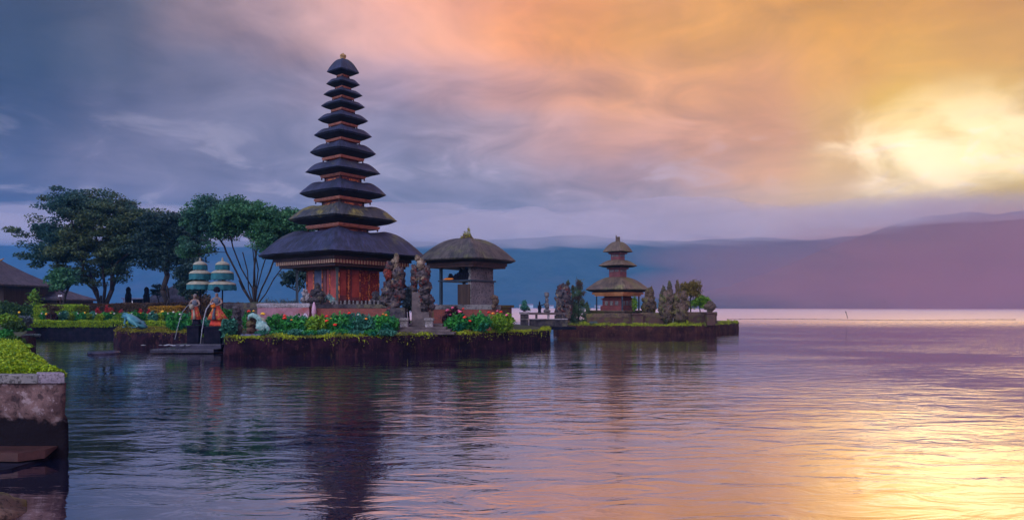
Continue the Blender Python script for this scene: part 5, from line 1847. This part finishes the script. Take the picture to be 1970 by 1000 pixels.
mb.tube([(0, 0, 0.9), (0, 0, zl)], [0.07, 0.05], 8)
mb.tube([(-0.14, 0, zl + 0.05), (0, 0, zl - 0.03), (0.14, 0, zl + 0.05)], 0.025, 6)
mb.build('post', M['cornice_dark'], t)
for s in (-1, 1):
    mb = MB()
    mb.blob((s * 0.12, 0, zl + 0.14), 0.10, amp=0)
    mb.build('globe', M['white'], t, smooth=True)
for i, (px, Y, lab) in enumerate([(247, 78, 'left dark stone pillar with a rounded top behind the brown hedge'), (282, 78, 'right dark stone pillar with a rounded top behind the brown hedge')]):
    t = empty('stone_pillar', G(px, Y, 0), 0, lab, 'stone pillar')
    mb = MB()
    mb.lathe([(0.36, 0.9), (0.34, Zp(567, Y)), (0.26, Zp(564, Y)), (0.24, Zp(561, Y)), (0.28, Zp(557, Y)), (0.18, Zp(553, Y)), (0.0, Zp(551, Y))], 8)
    mb.blob((0.0, -0.1, Zp(572, Y)), (0.33, 0.3, 0.5), seed=i, amp=0.2)
    mb.build('shaft', M['dark'], t, smooth=False)
cwall('terrace_table', 258, 272, 77, Zp(575.5, 77), 'small dark block between the two stone pillars', M['dark'], M['dark'], 0.1, 0.6, z0=0.9)
hl = empty('far_pavilion', G(265, 190, 0), 0, 'pale blue building far behind the two stone pillars', 'building')
mb = MB()
mb.box((0, 0, 2.6), (6.0, 4, 3.6))
mb.build('wall', M['bluegrey'], hl)
for i in range(3):
    mb = MB()
    mb.box((-1.9 + i * 1.5, -2.02, 3.3), (0.9, 0.06, 0.9))
    mb.build('window', M['white'], hl)
mb = MB()
mb.box((0, 0, 4.5), (6.6, 4.6, 0.3))
mb.build('roof', M['bluegrey'], hl)
# purple boulder hill behind the umbrellas
mb = MB()
mb.blob((0, 0, 0), (4.3, 3, 2.6), seed=9, amp=0.15, n=28, m=14)
o = mb.build('thatched_dome', M['slate'], None, smooth=True)
o.location = G(335, 84, 1.9)
tag(o, 'rounded purple grey thatched roof mound behind the golden hedge', 'roof')
# garden lamps
for i, (px, py0, py1, Y, lab) in enumerate([(36, 625, 642, 37, 'short garden lamp with twin yellow heads beside the dark shrub'), (36, 653, 664, 27, 'tiny yellow garden lamp near the water below the stone bench'),
                                           (37, 600, 608, 56, 'tiny garden lamp at the back of the left garden'), (89, 603, 610, 54.2, 'small amber garden lamp behind the start of the long hedge'), (163, 601, 607, 56, 'small amber garden lamp beside the block hedge')]):
    t = empty('garden_lamp', G(px, Y, 0), 0, lab, 'garden lamp')
    z0, z1 = Zp(py1, Y), Zp(py0, Y)
    mb = MB()
    mb.tube([(0, 0, z0 - 0.2), (0, 0, z1 - 0.05)], 0.025, 6)
    mb.build('stake', M['cornice_dark'], t)
    for s in ((-1, 1) if i == 0 else (0,)):
        mb = MB()
        mb.lathe([(0.02, 0.12), (0.09, 0.06), (0.07, -0.02), (0.03, -0.06)], 8, (s * 0.09, 0, z1 - 0.06))
        mb.build('lamp_head', M['yellowfl'], t, smooth=True)
t = empty('stone_bench', G(45, 35.5, 0), 0, 'low pale stone bench at the edge of the inlet', 'bench')
mb = MB()
mb.box((0, 0, Zp(645.5, 35.5)), (1.35, 0.5, 0.09))
mb.build('seat', M['paledstone'], t, bevel=0.01)
for s in (-1, 1):
    mb = MB()
    mb.box((s * 0.45, 0, (0.4 + Zp(647, 35.5)) / 2), (0.16, 0.4, Zp(647, 35.5) - 0.4))
    mb.build('leg', M['dark'], t)
bush('hanging_plant', 63, 640, 646, 16, 36.5, L['brown'], 'brown dried plant on the right end of the stone bench', 'plant', n=220, ls=0.06, seed=471, zb=Zp(646, 36.5), stem=False)

# ------------------------------------------------------------------ near planter wall
NW = empty('planter_wall', P0, 0, 'weathered near wall of the planter at the left picture edge', 'wall')
Z1 = Zp(717, 9.9)
prof = []
nxw, nzw = 90, 26
vs, fs = [], []
Lw = 9.0
for j in range(nzw + 1):
    for i in range(nxw + 1):
        x = -Lw * (1 - i / nxw)
        z = -0.6 + (Z1 - 0.14 + 0.6) * j / nzw
        y = 0.05 * mnoise.noise(Vector((x * 1.4, z * 1.8, 3))) + 0.02 * mnoise.noise(Vector((x * 6, z * 6, 3)))
        if z < 0.62 + 0.06 * mnoise.noise(Vector((x * 2, 0, 1))):      # eroded lower part is set back
            y += 0.05
        vs.append((x - (0.015 * mnoise.noise(Vector((z * 5, 1, 1))) if i == nxw else 0), y, z))
for j in range(nzw):
    for i in range(nxw):
        a = j * (nxw + 1) + i
        fs.append((a, a + 1, a + nxw + 2, a + nxw + 1))
# side turning back along the bank
sd = (bank[2] - bank[0]).normalized()
off = len(vs)
for j in range(nzw + 1):
    z = -0.6 + (Z1 - 0.14 + 0.6) * j / nzw
    for i in range(1, 13):
        q = sd * (i * 0.5)
        vs.append((q.x, q.y, z))
for j in range(nzw):
    a, b = j * (nxw + 1) + nxw, (j + 1) * (nxw + 1) + nxw
    fs.append((a, off + j * 12, off + (j + 1) * 12, b))
    for i in range(11):
        a = off + j * 12 + i
        fs.append((a, a + 1, a + 13, a + 12))
mb = MB()
mb.add(vs, fs)
m_, t_, out_ = new_mat('weathered_render')
co = objco(t_)
n1 = t_.noise(co, 1.9, 7, 0.62)
n2 = t_.noise(t_.vm('ADD', co, (4, 4, 4)), 5.0, 6, 0.68)
n3 = t_.noise(co, 30, 4, 0.7)
col = t_.mix(t_.smooth(n1, 0.36, 0.62), (0.06, 0.032, 0.035), (0.18, 0.108, 0.105))
col = t_.mix(t_.smooth(n2, 0.53, 0.60), col, (0.26, 0.19, 0.20))
col = t_.mix(t_.m('MULTIPLY', t_.smooth(n2, 0.46, 0.40), 0.8), col, (0.035, 0.022, 0.026))
sz = t_.n('ShaderNodeSeparateXYZ', i_0=co)
edge = t_.m('ADD', sz.outputs[2], t_.m('MULTIPLY', t_.m('SUBTRACT', n1, 0.5), 0.7))
col = t_.mix(t_.smooth(edge, 0.62, 0.50), col, (0.007, 0.004, 0.008))       # wave washed, black with algae
col = t_.vm('SCALE', col, sc=t_.m('MULTIPLY_ADD', n3, 1.1, 0.45))
pbr(t_, out_, col, 0.85, bump(t_, t_.m('ADD', n2, t_.m('MULTIPLY', n3, 0.35)), 0.9, 0.04), 0.12)
mb.build('wall_face', m_, NW, smooth=True)
# coping of separate slabs
xe = 0.02
for i, w in enumerate((0.385, 0.72, 0.9, 0.85, 0.9, 0.9)):
    mb = MB()
    zc0, th_ = Z1 - 0.075 + (0.0 if i == 0 else -0.012), (0.15 if i == 0 else 0.13)
    sk_ = sd.x / sd.y * 0.42 * 1.05
    c4 = [(xe - w + 0.008, -0.05), (xe, -0.05), (xe + sk_, 0.37), (xe - w + 0.008 + sk_, 0.37)]
    mb.add([(a, b, zc0 - th_ / 2) for a, b in c4] + [(a, b, zc0 + th_ / 2) for a, b in c4], [(3, 2, 1, 0), (4, 5, 6, 7), (0, 1, 5, 4), (1, 2, 6, 5), (2, 3, 7, 6), (3, 0, 4, 7)])
    o = mb.build('coping_slab', M['coping'] if i == 0 else M['paras'], NW, bevel=0.012)
    if i == 0:
        o['label'] = 'clean pale end slab'
    xe -= w
# clipped planting on the planter
rng = np.random.default_rng(5)
poly = [(P0.x - 9, 10.05), (P0.x - 0.10, 10.12), (bank[1].x - 0.05, bank[1].y), (bank[2].x, bank[2].y), (bank[3].x, bank[3].y), (P0.x - 14, bank[3].y)]
C = []
while len(C) < 60000:
    x, y = rng.uniform(P0.x - 8, P0.x), 10.05 + 8.0 * rng.uniform(0, 1) ** 1.8
    xr_ = np.interp(y, [9.9, 10.12, 11.5, 14.5, 19], [P0.x - 0.05, P0.x - 0.12, bank[1].x, bank[2].x, bank[3].x])
    if x > xr_:
        continue
    edge_d = min(1.0, (xr_ - x) / 0.6, (y - 9.98) / 0.35)
    hgt = (0.10 + 0.26 * max(0.0, edge_d) ** 0.5) * (0.85 + 0.5 * mnoise.noise(Vector((x * 1.1, y * 1.1, 0)))) + 0.03 * mnoise.noise(Vector((x * 5, y * 5, 0)))
    C.append((x, y, Z1 - 0.14 + hgt * rng.uniform(0.55, 1.0)))
t = empty('planter_hedge', (P0.x - 3, 12, Z1 - 0.1), 0, 'clipped yellow green ground hedge filling the near planter', 'hedge')
C = np.array(C) - np.array([P0.x - 3, 12, Z1 - 0.1])
quads('foliage', leafquads(C, 0.026, rng, 0.6, 0.2), L['hedge'], t)
mb = MB()
mb.box((P0.x - 9.3, 10.3 + 0.3, Z1 - 0.5), (18.0, 0.8, 0.6))
mb.v, mb.f, mb.mi = [], [], []
pl = [Vector((P0.x - 9, 10.2)), Vector((P0.x - 0.3, 10.25)), Vector((bank[2].x - 0.3, bank[2].y)), Vector((bank[3].x - 0.2, bank[3].y)), Vector((P0.x - 14, bank[3].y))]
mb.add([(p.x - (P0.x - 3), p.y - 12, -0.5) for p in pl] + [(p.x - (P0.x - 3), p.y - 12, 0.08) for p in pl], [tuple(range(5, 10))] + [(i, (i + 1) % 5, 5 + (i + 1) % 5, 5 + i) for i in range(5)])
mb.build('soil_bed', M['soil'], t)
# landing steps at the foot of the wall
for i, (x1_, y0_, z_, th_, mt, lab) in enumerate([(-0.15, -0.42, 0.175, 0.12, 'cornice_dark', 'brown stone landing ledge at the foot of the near wall'),
                                                (-0.25, -0.95, 0.03, 0.12, 'dark', 'wet lower step awash below the landing ledge')]):
    mb = MB()
    nn_ = 30
    top, bot = [], []
    for q in range(nn_ + 1):
        x = -7 + (7 + x1_) * q / nn_
        yy = y0_ + 0.04 * mnoise.noise(Vector((x * 2, i, 0))) + (0.22 if q == nn_ else 0)
        top.append((P0.x + x, P0.y + yy, z_ + 0.012 * mnoise.noise(Vector((x * 3, 1, i)))))
    vs = top + [(a, b, c - th_ - 0.3 * i) for a, b, c in top] + [(a, P0.y + 0.12, z_) for a, b, c in top]
    fs = []
    for q in range(nn_):
        fs += [(q + nn_ + 1, q + nn_ + 2, q + 1, q), (q, q + 1, q + 2 * nn_ + 3, q + 2 * nn_ + 2)]
    e = nn_
    fs.append((e, e + nn_ + 1, e + 2 * nn_ + 2))
    mb.add(vs, fs)
    tag(mb.build('landing_step', M[mt], None), lab, 'step')
mb = MB()
mb.blob((0, 0, 0), (0.62, 0.5, 0.26), seed=4, amp=0.12, n=24, m=14)
o = mb.build('mossy_rock', M['warmstone'], None, smooth=True)
o.location = G(-75, 7.2, -0.06)
tag(o, 'mossy rock in the bottom left corner of the water', 'rock')

# ------------------------------------------------------------------ fountain group
FYY = 33.0
kf = FYY / F
fp = empty('fountain_platform', G(372, FYY, 0), 0, 'low dark wet stepped platform of the fountain at the water edge', 'platform')
mb = MB()
mb.box((0.02, 0.0, Zp(672, FYY)), (118 * kf, 2.4, 0.16))
mb.build('lower_slab', M['slab'], fp, bevel=0.02)
mb = MB()
mb.box((0.55, 0.3, Zp(665, FYY)), (86 * kf, 2.0, 0.22))
mb.build('upper_slab', M['slab'], fp, bevel=0.02)
mb = MB()
mb.box((1.0, 0.9, Zp(655, FYY)), (74 * kf, 1.2, 0.32))
mb.build('back_step', M['slab'], fp, bevel=0.02)
mb = MB()
mb.lathe([(0.62, -0.3), (0.66, 0.06), (0.60, 0.12), (0.0, 0.12)], 24, sx=1.0, sy=1.1)
o = mb.build('floating_slab', M['slab'], None, smooth=False)
o.location = G(200, 32.0, 0)
tag(o, 'flat round dark stone just above the water left of the fountain', 'stone')
for i, (px, y0, y1, w, lab) in enumerate([(376, 626, 653, 23, 'dark square pedestal under the small dancer statue'), (413, 628, 664, 32, 'larger dark square pedestal under the orange dancer statue')]):
    t = empty('statue_pedestal', G(px, FYY + 0.35, 0), 0, lab, 'pedestal')
    mb = MB()
    z0, z1 = 0.15, Zp(y0, FYY)
    mb.box((0, 0, (z0 + z1) / 2), (w * kf, 0.6, z1 - z0))
    mb.build('block', M['dark'], t, bevel=0.015)
    mb = MB()
    mb.box((0, 0, z1 - 0.05), (w * kf + 0.12, 0.72, 0.07))
    mb.build('cap', M['dark'], t, bevel=0.01)


def skin_figure(name, joints, edges, mat, parent, sub=2):
    me = bpy.data.meshes.new(name)
    me.from_pydata([j[0] for j in joints], edges, [])
    o = bpy.data.objects.new(name, me)
    COL.objects.link(o)
    o.parent = parent
    me.materials.append(mat)
    sk = o.modifiers.new('skin', 'SKIN')
    sk.use_smooth_shade = True
    for i, j in enumerate(joints):
        r = j[1]
        me.skin_vertices[0].data[i].radius = (r, r) if not isinstance(r, tuple) else r
    me.skin_vertices[0].data[0].use_root = True
    sb = o.modifiers.new('sub', 'SUBSURF')
    sb.levels = sub
    sb.render_levels = sub
    return o


def dancer(px, Y, zb, h, label, skirt, flare, lean, seed, crown):
    """standing statue of a dancer pouring water: body, skirt, crown and jar"""
    t = empty('dancer_statue', G(px, Y, zb), 0, label, 'statue')
    s = h / 1.75
    J = [((0, 0, 0.95), 0.13), ((0, 0, 1.15), 0.11), ((0, 0, 1.36), 0.14), ((0, 0, 1.50), 0.055), ((0.0, -0.02, 1.60), 0.085), ((0, -0.01, 1.70), 0.075),
         ((-0.19, 0, 1.40), 0.06), ((-0.30, -0.05, 1.18), 0.048), ((-0.16, -0.22, 1.08), 0.038), ((-0.08, -0.26, 1.10), 0.035),
         ((0.19, 0, 1.40), 0.06), ((0.29, -0.05, 1.18), 0.048), ((0.14, -0.22, 1.06), 0.038), ((0.04, -0.26, 1.08), 0.035),
         ((-0.1, 0, 0.85), 0.10), ((-0.12, -0.02, 0.45), 0.075), ((-0.13, 0, 0.08), 0.05), ((-0.14, -0.12, 0.03), 0.04),
         ((0.1, 0, 0.85), 0.10), ((0.12, -0.02, 0.45), 0.075), ((0.13, 0, 0.08), 0.05), ((0.14, -0.12, 0.03), 0.04)]
    E = [(0, 1), (1, 2), (2, 3), (3, 4), (4, 5), (2, 6), (6, 7), (7, 8), (8, 9), (2, 10), (10, 11), (11, 12), (12, 13), (0, 14), (14, 15), (15, 16), (16, 17), (0, 18), (18, 19), (19, 20), (20, 21)]
    J = [((x * s + lean * z * s, y * s, z * s), r * s) for (x, y, z), r in J]
    skin_figure('body', J, E, M['skin'], t)

    def ring(z, rx, ry, cx, n=28, fold=0.12):
        return [Vector((cx + rx * math.cos(a) * (1 + fold * math.sin(a * 7 + seed)), ry * math.sin(a) * (1 + fold * math.sin(a * 7 + seed)), z)) for a in [2 * PI * q / n for q in range(n)]]
    mb = MB()
    mb.sweep([ring(1.05 * s, 0.15 * s, 0.13 * s, lean * s, fold=0), ring(0.92 * s, 0.19 * s, 0.16 * s, lean * 0.9 * s, fold=0.02), ring(0.6 * s, 0.26 * s * flare, 0.22 * s * flare, 0.04 * flare * s), ring(0.34 * s, 0.36 * s * flare, 0.28 * s * flare, 0.07 * flare * s)])
    mb.build('skirt', M[skirt], t, smooth=True)
    mb = MB()
    mb.sweep([ring(0.36 * s, 0.20 * s * flare, 0.18 * s, 0.05 * s), ring(0.16 * s, 0.26 * s * flare, 0.22 * s, 0.08 * s), ring(0.03 * s, 0.34 * s * flare, 0.26 * s, 0.12 * flare * s)])
    mb.build('underskirt', M['redcloth'] if flare > 1 else M['dark'], t, smooth=True)
    mb = MB()
    mb.sweep([ring(1.43 * s, 0.13 * s, 0.10 * s, lean * 1.3 * s, fold=0), ring(1.3 * s, 0.165 * s, 0.13 * s, lean * 1.2 * s, fold=0.02), ring(1.03 * s, 0.15 * s, 0.135 * s, lean * s, fold=0.03)])
    mb.build('bodice', M['bluecloth'], t, smooth=True)
    mb = MB()
    mb.tube([(lean * s, -0.19 * s, 0.98 * s), (0.02 * s, -0.26 * s * flare, 0.62 * s), (0.05, -0.30 * s * flare, 0.36 * s)], [0.04 * s, 0.06 * s, 0.09 * s], 8)
    mb.build('sash', M['bluecloth' if flare > 1 else 'cream'], t, smooth=True)
    mb = MB()
    if crown:
        mb.lathe([(0.10, 1.66), (0.14, 1.72), (0.12, 1.80), (0.15, 1.86), (0.07, 1.92), (0.0, 1.96)], 12, (lean * 1.7 * s, 0, 0))
        for q in range(7):
            a = q * 0.9
            mb.blob((lean * 1.7 * s + 0.12 * math.cos(a), 0.12 * math.sin(a), (1.80 + 0.03 * (q % 3)) * s), 0.05, seed=q)
        mb.build('headdress', M['dark'], t, smooth=True)
    else:
        mb.blob((lean * 1.7 * s, 0.01, 1.70 * s), (0.09 * s, 0.09 * s, 0.08 * s), seed=1, amp=0.05)
        mb.build('headdress', M['paledstone'], t, smooth=True)
    mb = MB()
    mb.lathe([(0.03, -0.14), (0.09, -0.09), (0.11, 0), (0.08, 0.08), (0.04, 0.11), (0.06, 0.14)], 12, ((lean * 1.1 - 0.05) * s, -0.30 * s, 1.06 * s))
    mb.build('water_jar', M['orangefl' if crown else 'cream'], t, smooth=True)
    return t


zp1, zp2 = Zp(626, FYY), Zp(628, FYY)
dancer(376, FYY + 0.3, zp1, Zp(566, FYY) - zp1, 'smaller dancer statue with bare head pouring water, left one', 'orange', 0.8, -0.02, 1, False)
dancer(416, FYY + 0.3, zp2, Zp(561, FYY) - zp2, 'larger dancer statue in a flared orange skirt and dark headdress', 'orange', 1.35, 0.02, 2, True)
mw, tw, ow = new_mat('falling_water')
gb = tw.n('ShaderNodeBsdfGlass', i_Color=(0.85, 0.9, 1.0, 1), i_Roughness=0.25, i_IOR=1.33)
db = tw.n('ShaderNodeBsdfDiffuse', i_Color=(0.75, 0.78, 0.85, 1))
mx = tw.n('ShaderNodeMixShader', i_0=0.30)
tw.put(mx.inputs[1], gb.outputs[0])
tw.put(mx.inputs[2], db.outputs[0])
tw.put(ow.inputs[0], mx.outputs[0])
for i, (pts, lab) in enumerate([([(371, 584), (362, 588), (354, 599), (349, 615), (345, 635), (342, 652)], 'long thin water jet arching from the left dancer statue'),
                               ([(411, 583), (404, 586), (399, 595), (396, 610), (393, 634), (391, 660)], 'thicker water jet arching from the orange dancer statue')]):
    mb = MB()
    Y = FYY - 0.1
    n = len(pts)
    mb.tube([Vector((X(a, Y), Y - 0.35 * q / n, Zp(b, Y))) for q, (a, b) in enumerate(pts)], [0.013 + 0.014 * i * (1.5 - q / n) for q in range(n)], 8)
    tag(mb.build('water_jet', mw, None, smooth=True), lab, 'water jet')
mb = MB()
rr = random.Random(2)
for q in range(26):
    mb.blob((rr.gauss(0, 0.45), rr.gauss(0, 0.3), 0.01), (rr.uniform(0.05, 0.16), rr.uniform(0.04, 0.1), 0.02), seed=q, n=8, m=5)
o = mb.build('splash_foam', mw, None, smooth=True)
o.location = G(343, FYY - 0.4, Zp(663, FYY))
tag(o, 'white splashing foam on the platform under the left water jet', 'foam', kind='stuff')

# tiered temple umbrellas
for i, (px, Yu, lab, rot) in enumerate([(385, 34.6, 'left three tiered cream and teal ceremonial umbrella', 0.3), (428, 34.2, 'right three tiered cream and teal ceremonial umbrella', 0.0)]):
    ku = Yu / F
    t = empty('tiered_umbrella', G(px, Yu, 0), rot, lab, 'umbrella')
    mb = MB()
    mb.tube([(0, 0, 0.5), (0, 0, Zp(501, Yu))], 0.035, 8)
    mb.build('pole', M['dark'], t)
    for j, (w, ya, yb, yc) in enumerate([(26, 502, 509, 519), (40, 518, 526, 538), (50, 538, 547, 557)] if i == 0 else [(26, 502, 509, 519), (41, 518, 525, 538), (52, 539, 547, 558)]):
        r_ = w * ku / 2 * (1.0 if j < 2 else 0.98)
        za, zb_, zc_ = Zp(ya, Yu), Zp(yb, Yu), Zp(yc, Yu)
        mb = MB()
        mb.lathe([(0.03, za), (r_ * 0.55, za - (za - zb_) * 0.25), (r_ * 0.85, za - (za - zb_) * 0.62), (r_, zb_), (r_ * 0.985, zb_ - 0.03), (r_ * 0.8, zb_ + 0.01), (0.04, za - 0.05)], 24)
        cn = mb.build('canopy', M['cream'], t, smooth=True)
        mb = MB()
        n = 48
        rings = []
        for z, q, f in ((zb_ - 0.01, 0.97, 0.0), ((zb_ + zc_) / 2, 0.99, 0.03), (zc_, 0.98, 0.045)):
            rings.append([(r_ * q * (1 + f * math.sin(k * 2 * PI * 9 / n)) * math.cos(2 * PI * k / n), r_ * q * (1 + f * math.sin(k * 2 * PI * 9 / n)) * math.sin(2 * PI * k / n), z + (0.02 * math.sin(k * 1.7) if z == zc_ else 0)) for k in range(n)])
        mb.sweep(rings, cap=False)
        mb.build('fringe', M['teal'], cn, smooth=True)
        if j == 0:
            mb = MB()
            mb.lathe([(0.05, 0), (0.07, 0.05), (0.03, 0.09), (0.05, 0.13), (0.0, 0.22)], 10, (0, 0, za - 0.02))
            mb.build('finial', M['cream'], t, smooth=True)

# frog statue
FR = 39.5
fr = empty('frog_statue', G(260, FR, 0.78), 0, 'blue green bronze frog statue sitting on the mossy islet', 'statue')
kq = FR / F
def fp_(px, py, y=0.0):
    return Vector(((px - 260) * kq, y, Zp(py, FR) - 0.78))
mb = MB()
path = [(237, 607, 3), (241, 608, 6), (247, 611, 9), (255, 615, 13), (263, 619, 13), (271, 623, 10), (278, 626, 6), (283, 628, 2)]
rings = []
for (px, py, r_) in path:
    c = fp_(px, py)
    rings.append([c + Vector((-(r_ * kq) * math.cos(a) * 0.35, r_ * kq * 1.15 * math.sin(a), r_ * kq * math.cos(a) * 0.9)) for a in [2 * PI * q / 14 for q in range(14)]])
mb.sweep(rings)
mb.build('body', M['bronze'], fr, smooth=True)
for s in (-1, 1):
    mb = MB()
    mb.tube([fp_(246, 612, s * 0.16), fp_(244, 621, s * 0.26), fp_(248, 628, s * 0.24), fp_(241, 629, s * 0.27)], [0.09, 0.06, 0.045, 0.03], 8)
    mb.build('front_leg', M['bronze'], fr, smooth=True)
    mb = MB()
    mb.tube([fp_(274, 622, s * 0.18), fp_(262, 618, s * 0.36), fp_(272, 628, s * 0.36), fp_(260, 630, s * 0.40)], [0.11, 0.13, 0.07, 0.04], 8)
    mb.build('hind_leg', M['bronze'], fr, smooth=True)
    mb = MB()
    mb.blob(fp_(242, 603.5, s * 0.11), 0.07, amp=0)
    mb.build('eye', M['bronze'], fr, smooth=True)
mb = MB()
mb.sweep([[fp_(237 + dx_, 610 + dz_, yy) for yy, dz_ in ((-0.14, 0), (0, -1.2), (0.14, 0), (0, 1.2))] for dx_, dz_ in ((-2, 0), (4, 0), (9, 1))])
mb.build('mouth', M['bronze'], fr, smooth=True)
mb = MB()
mb.blob((0, 0, 0), (0.85, 0.6, 0.22), seed=14, amp=0.1, n=20, m=10)
o = mb.build('statue_rock', M['dark'], None, smooth=True)
o.location = G(262, FR, 0.74)
tag(o, 'dark flat rock under the bronze frog statue', 'rock')

# grey totem and turquoise beasts
carved('guardian_totem', 455, 32.6, [(455, 594, 7, 5), (456, 601, 8, 6), (455, 611, 9, 8), (456, 622, 8, 7), (456, 634, 9, 9), (456, 645, 10, 6)], M['stone'], 151, 'grey stacked stone guardian on the left tip of the tower island', 'statue', 0.5, 14)
t = empty('turquoise_beast', G(497, 31.6, 0), 0, 'turquoise and white mythical beast statue curling beside a dark trunk', 'statue')
kt = 31.6 / F
def tp(px, py, y=0):
    return Vector(((px - 497) * kt, y, Zp(py, 31.6)))
mb = MB()
mb.tube([tp(478, 616), tp(480, 608), tp(486, 606), tp(494, 609), tp(500, 614), tp(499, 624), tp(503, 631)], [0.04, 0.09, 0.12, 0.11, 0.14, 0.17, 0.14], 10)
mb.blob(tp(505, 628, -0.05), (0.25, 0.2, 0.28), seed=3, amp=0.25)
mb.build('body', M['palestone'], t, smooth=True)
mb = MB()
mb.tube([tp(497, 604), tp(499, 612), tp(506, 614), tp(509, 621), tp(504, 632), tp(508, 638), tp(506, 644)], [0.03, 0.09, 0.10, 0.09, 0.08, 0.06, 0.04], 10)
mb.build('crest', M['cream'], t, smooth=True)
mb = MB()
mb.tube([tp(508, 633, -.1), tp(514, 627, -.1), tp(518, 632, -.1), tp(516, 640, -.1), tp(517, 646, -.1)], [0.12, 0.12, 0.10, 0.06, 0.04], 10)
mb.build('tail', M['palestone'], t, smooth=True)
mb = MB()
mb.blob(tp(516, 642, -.15), (0.09, 0.09, 0.14), seed=2, amp=0.2)
mb.build('foot', M['pink'], t, smooth=True)
carved('root_stump', 484, 31.9, [(484, 613, 9, 6), (484, 623, 9, 8), (484, 634, 9, 9), (485, 644, 11, 5)], M['oldbrick'], 161, 'dark gnarled maroon stump under the turquoise beast', 'stump', 0.4, 12)
mb = MB()
for q in range(5):
    mb.blob(((q - 2) * 0.16, 0.02 * q, 0.03), (0.14, 0.12, 0.07), seed=q, amp=0.3)
o = mb.build('blue_stones', M['bluegrey'], None, smooth=True)
o.location = G(482, 30.2, ZI + 0.04)
tag(o, 'row of dark blue stones on the grass edge below the stump', 'rock')

# ------------------------------------------------------------------ far shore, lake markers
rr = random.Random(12)
for i, px in enumerate([438, 452, 466, 812, 826, 838, 852, 866, 1006, 1018, 1060, 1150, 1158, 1166, 1256, 1266, 1310, 1322, 1338, 1400, 1416]):
    Y = 1190 + rr.uniform(-10, 20)
    w = rr.uniform(6, 14)
    hh = rr.uniform(3, 5.5)
    mb = MB()
    mb.box((0, 0, hh / 2), (w, 7, hh))
    mb.add([(-w / 2 - .5, -4, hh), (w / 2 + .5, -4, hh), (w / 2 + .5, 4, hh), (-w / 2 - .5, 4, hh), (-w / 2, 0, hh + 2), (w / 2, 0, hh + 2)], [(0, 1, 5, 4), (2, 3, 4, 5), (1, 2, 5), (3, 0, 4), (3, 2, 1, 0)], 1)
    o = mb.build('far_house', [M['farwall'], M['farroof']], None)
    o.location = G(px, Y, 0.0)
    tag(o, 'tiny pale house on the far lake shore', 'house', 'far village houses on the shore')
shore = MB()
shore.box((-200, 1230, 0.0), (2600, 90, 1.2))
tag(shore.build('far_shore', m_forest), kind='structure')
t = empty('lake_stake', G(1630, 131, 0), 0, 'thin leaning stake standing in the open lake', 'stake')
mb = MB()
mb.tube([(0.15, 0, -0.4), (-0.05, 0, 0.5), (-0.35, 0, 1.35)], [0.05, 0.05, 0.03], 6)
mb.blob((-0.25, 0, 1.1), (0.10, 0.08, 0.14), seed=1)
mb.build('pole', M['dark'], t)
mb = MB()
fl = [G(1400 + q * 24, 118 + 4 * math.sin(q * 0.35) - q * 0.28, 0.03) for q in range(24)]
mb.tube(fl, 0.035, 5)
for q, p in enumerate(fl):
    mb.blob(p, (0.16, 0.12, 0.08), seed=q, n=7, m=5)
tag(mb.build('float_line', M['dark'], None), 'thin dark line of floats stretched across the open lake', 'float line')
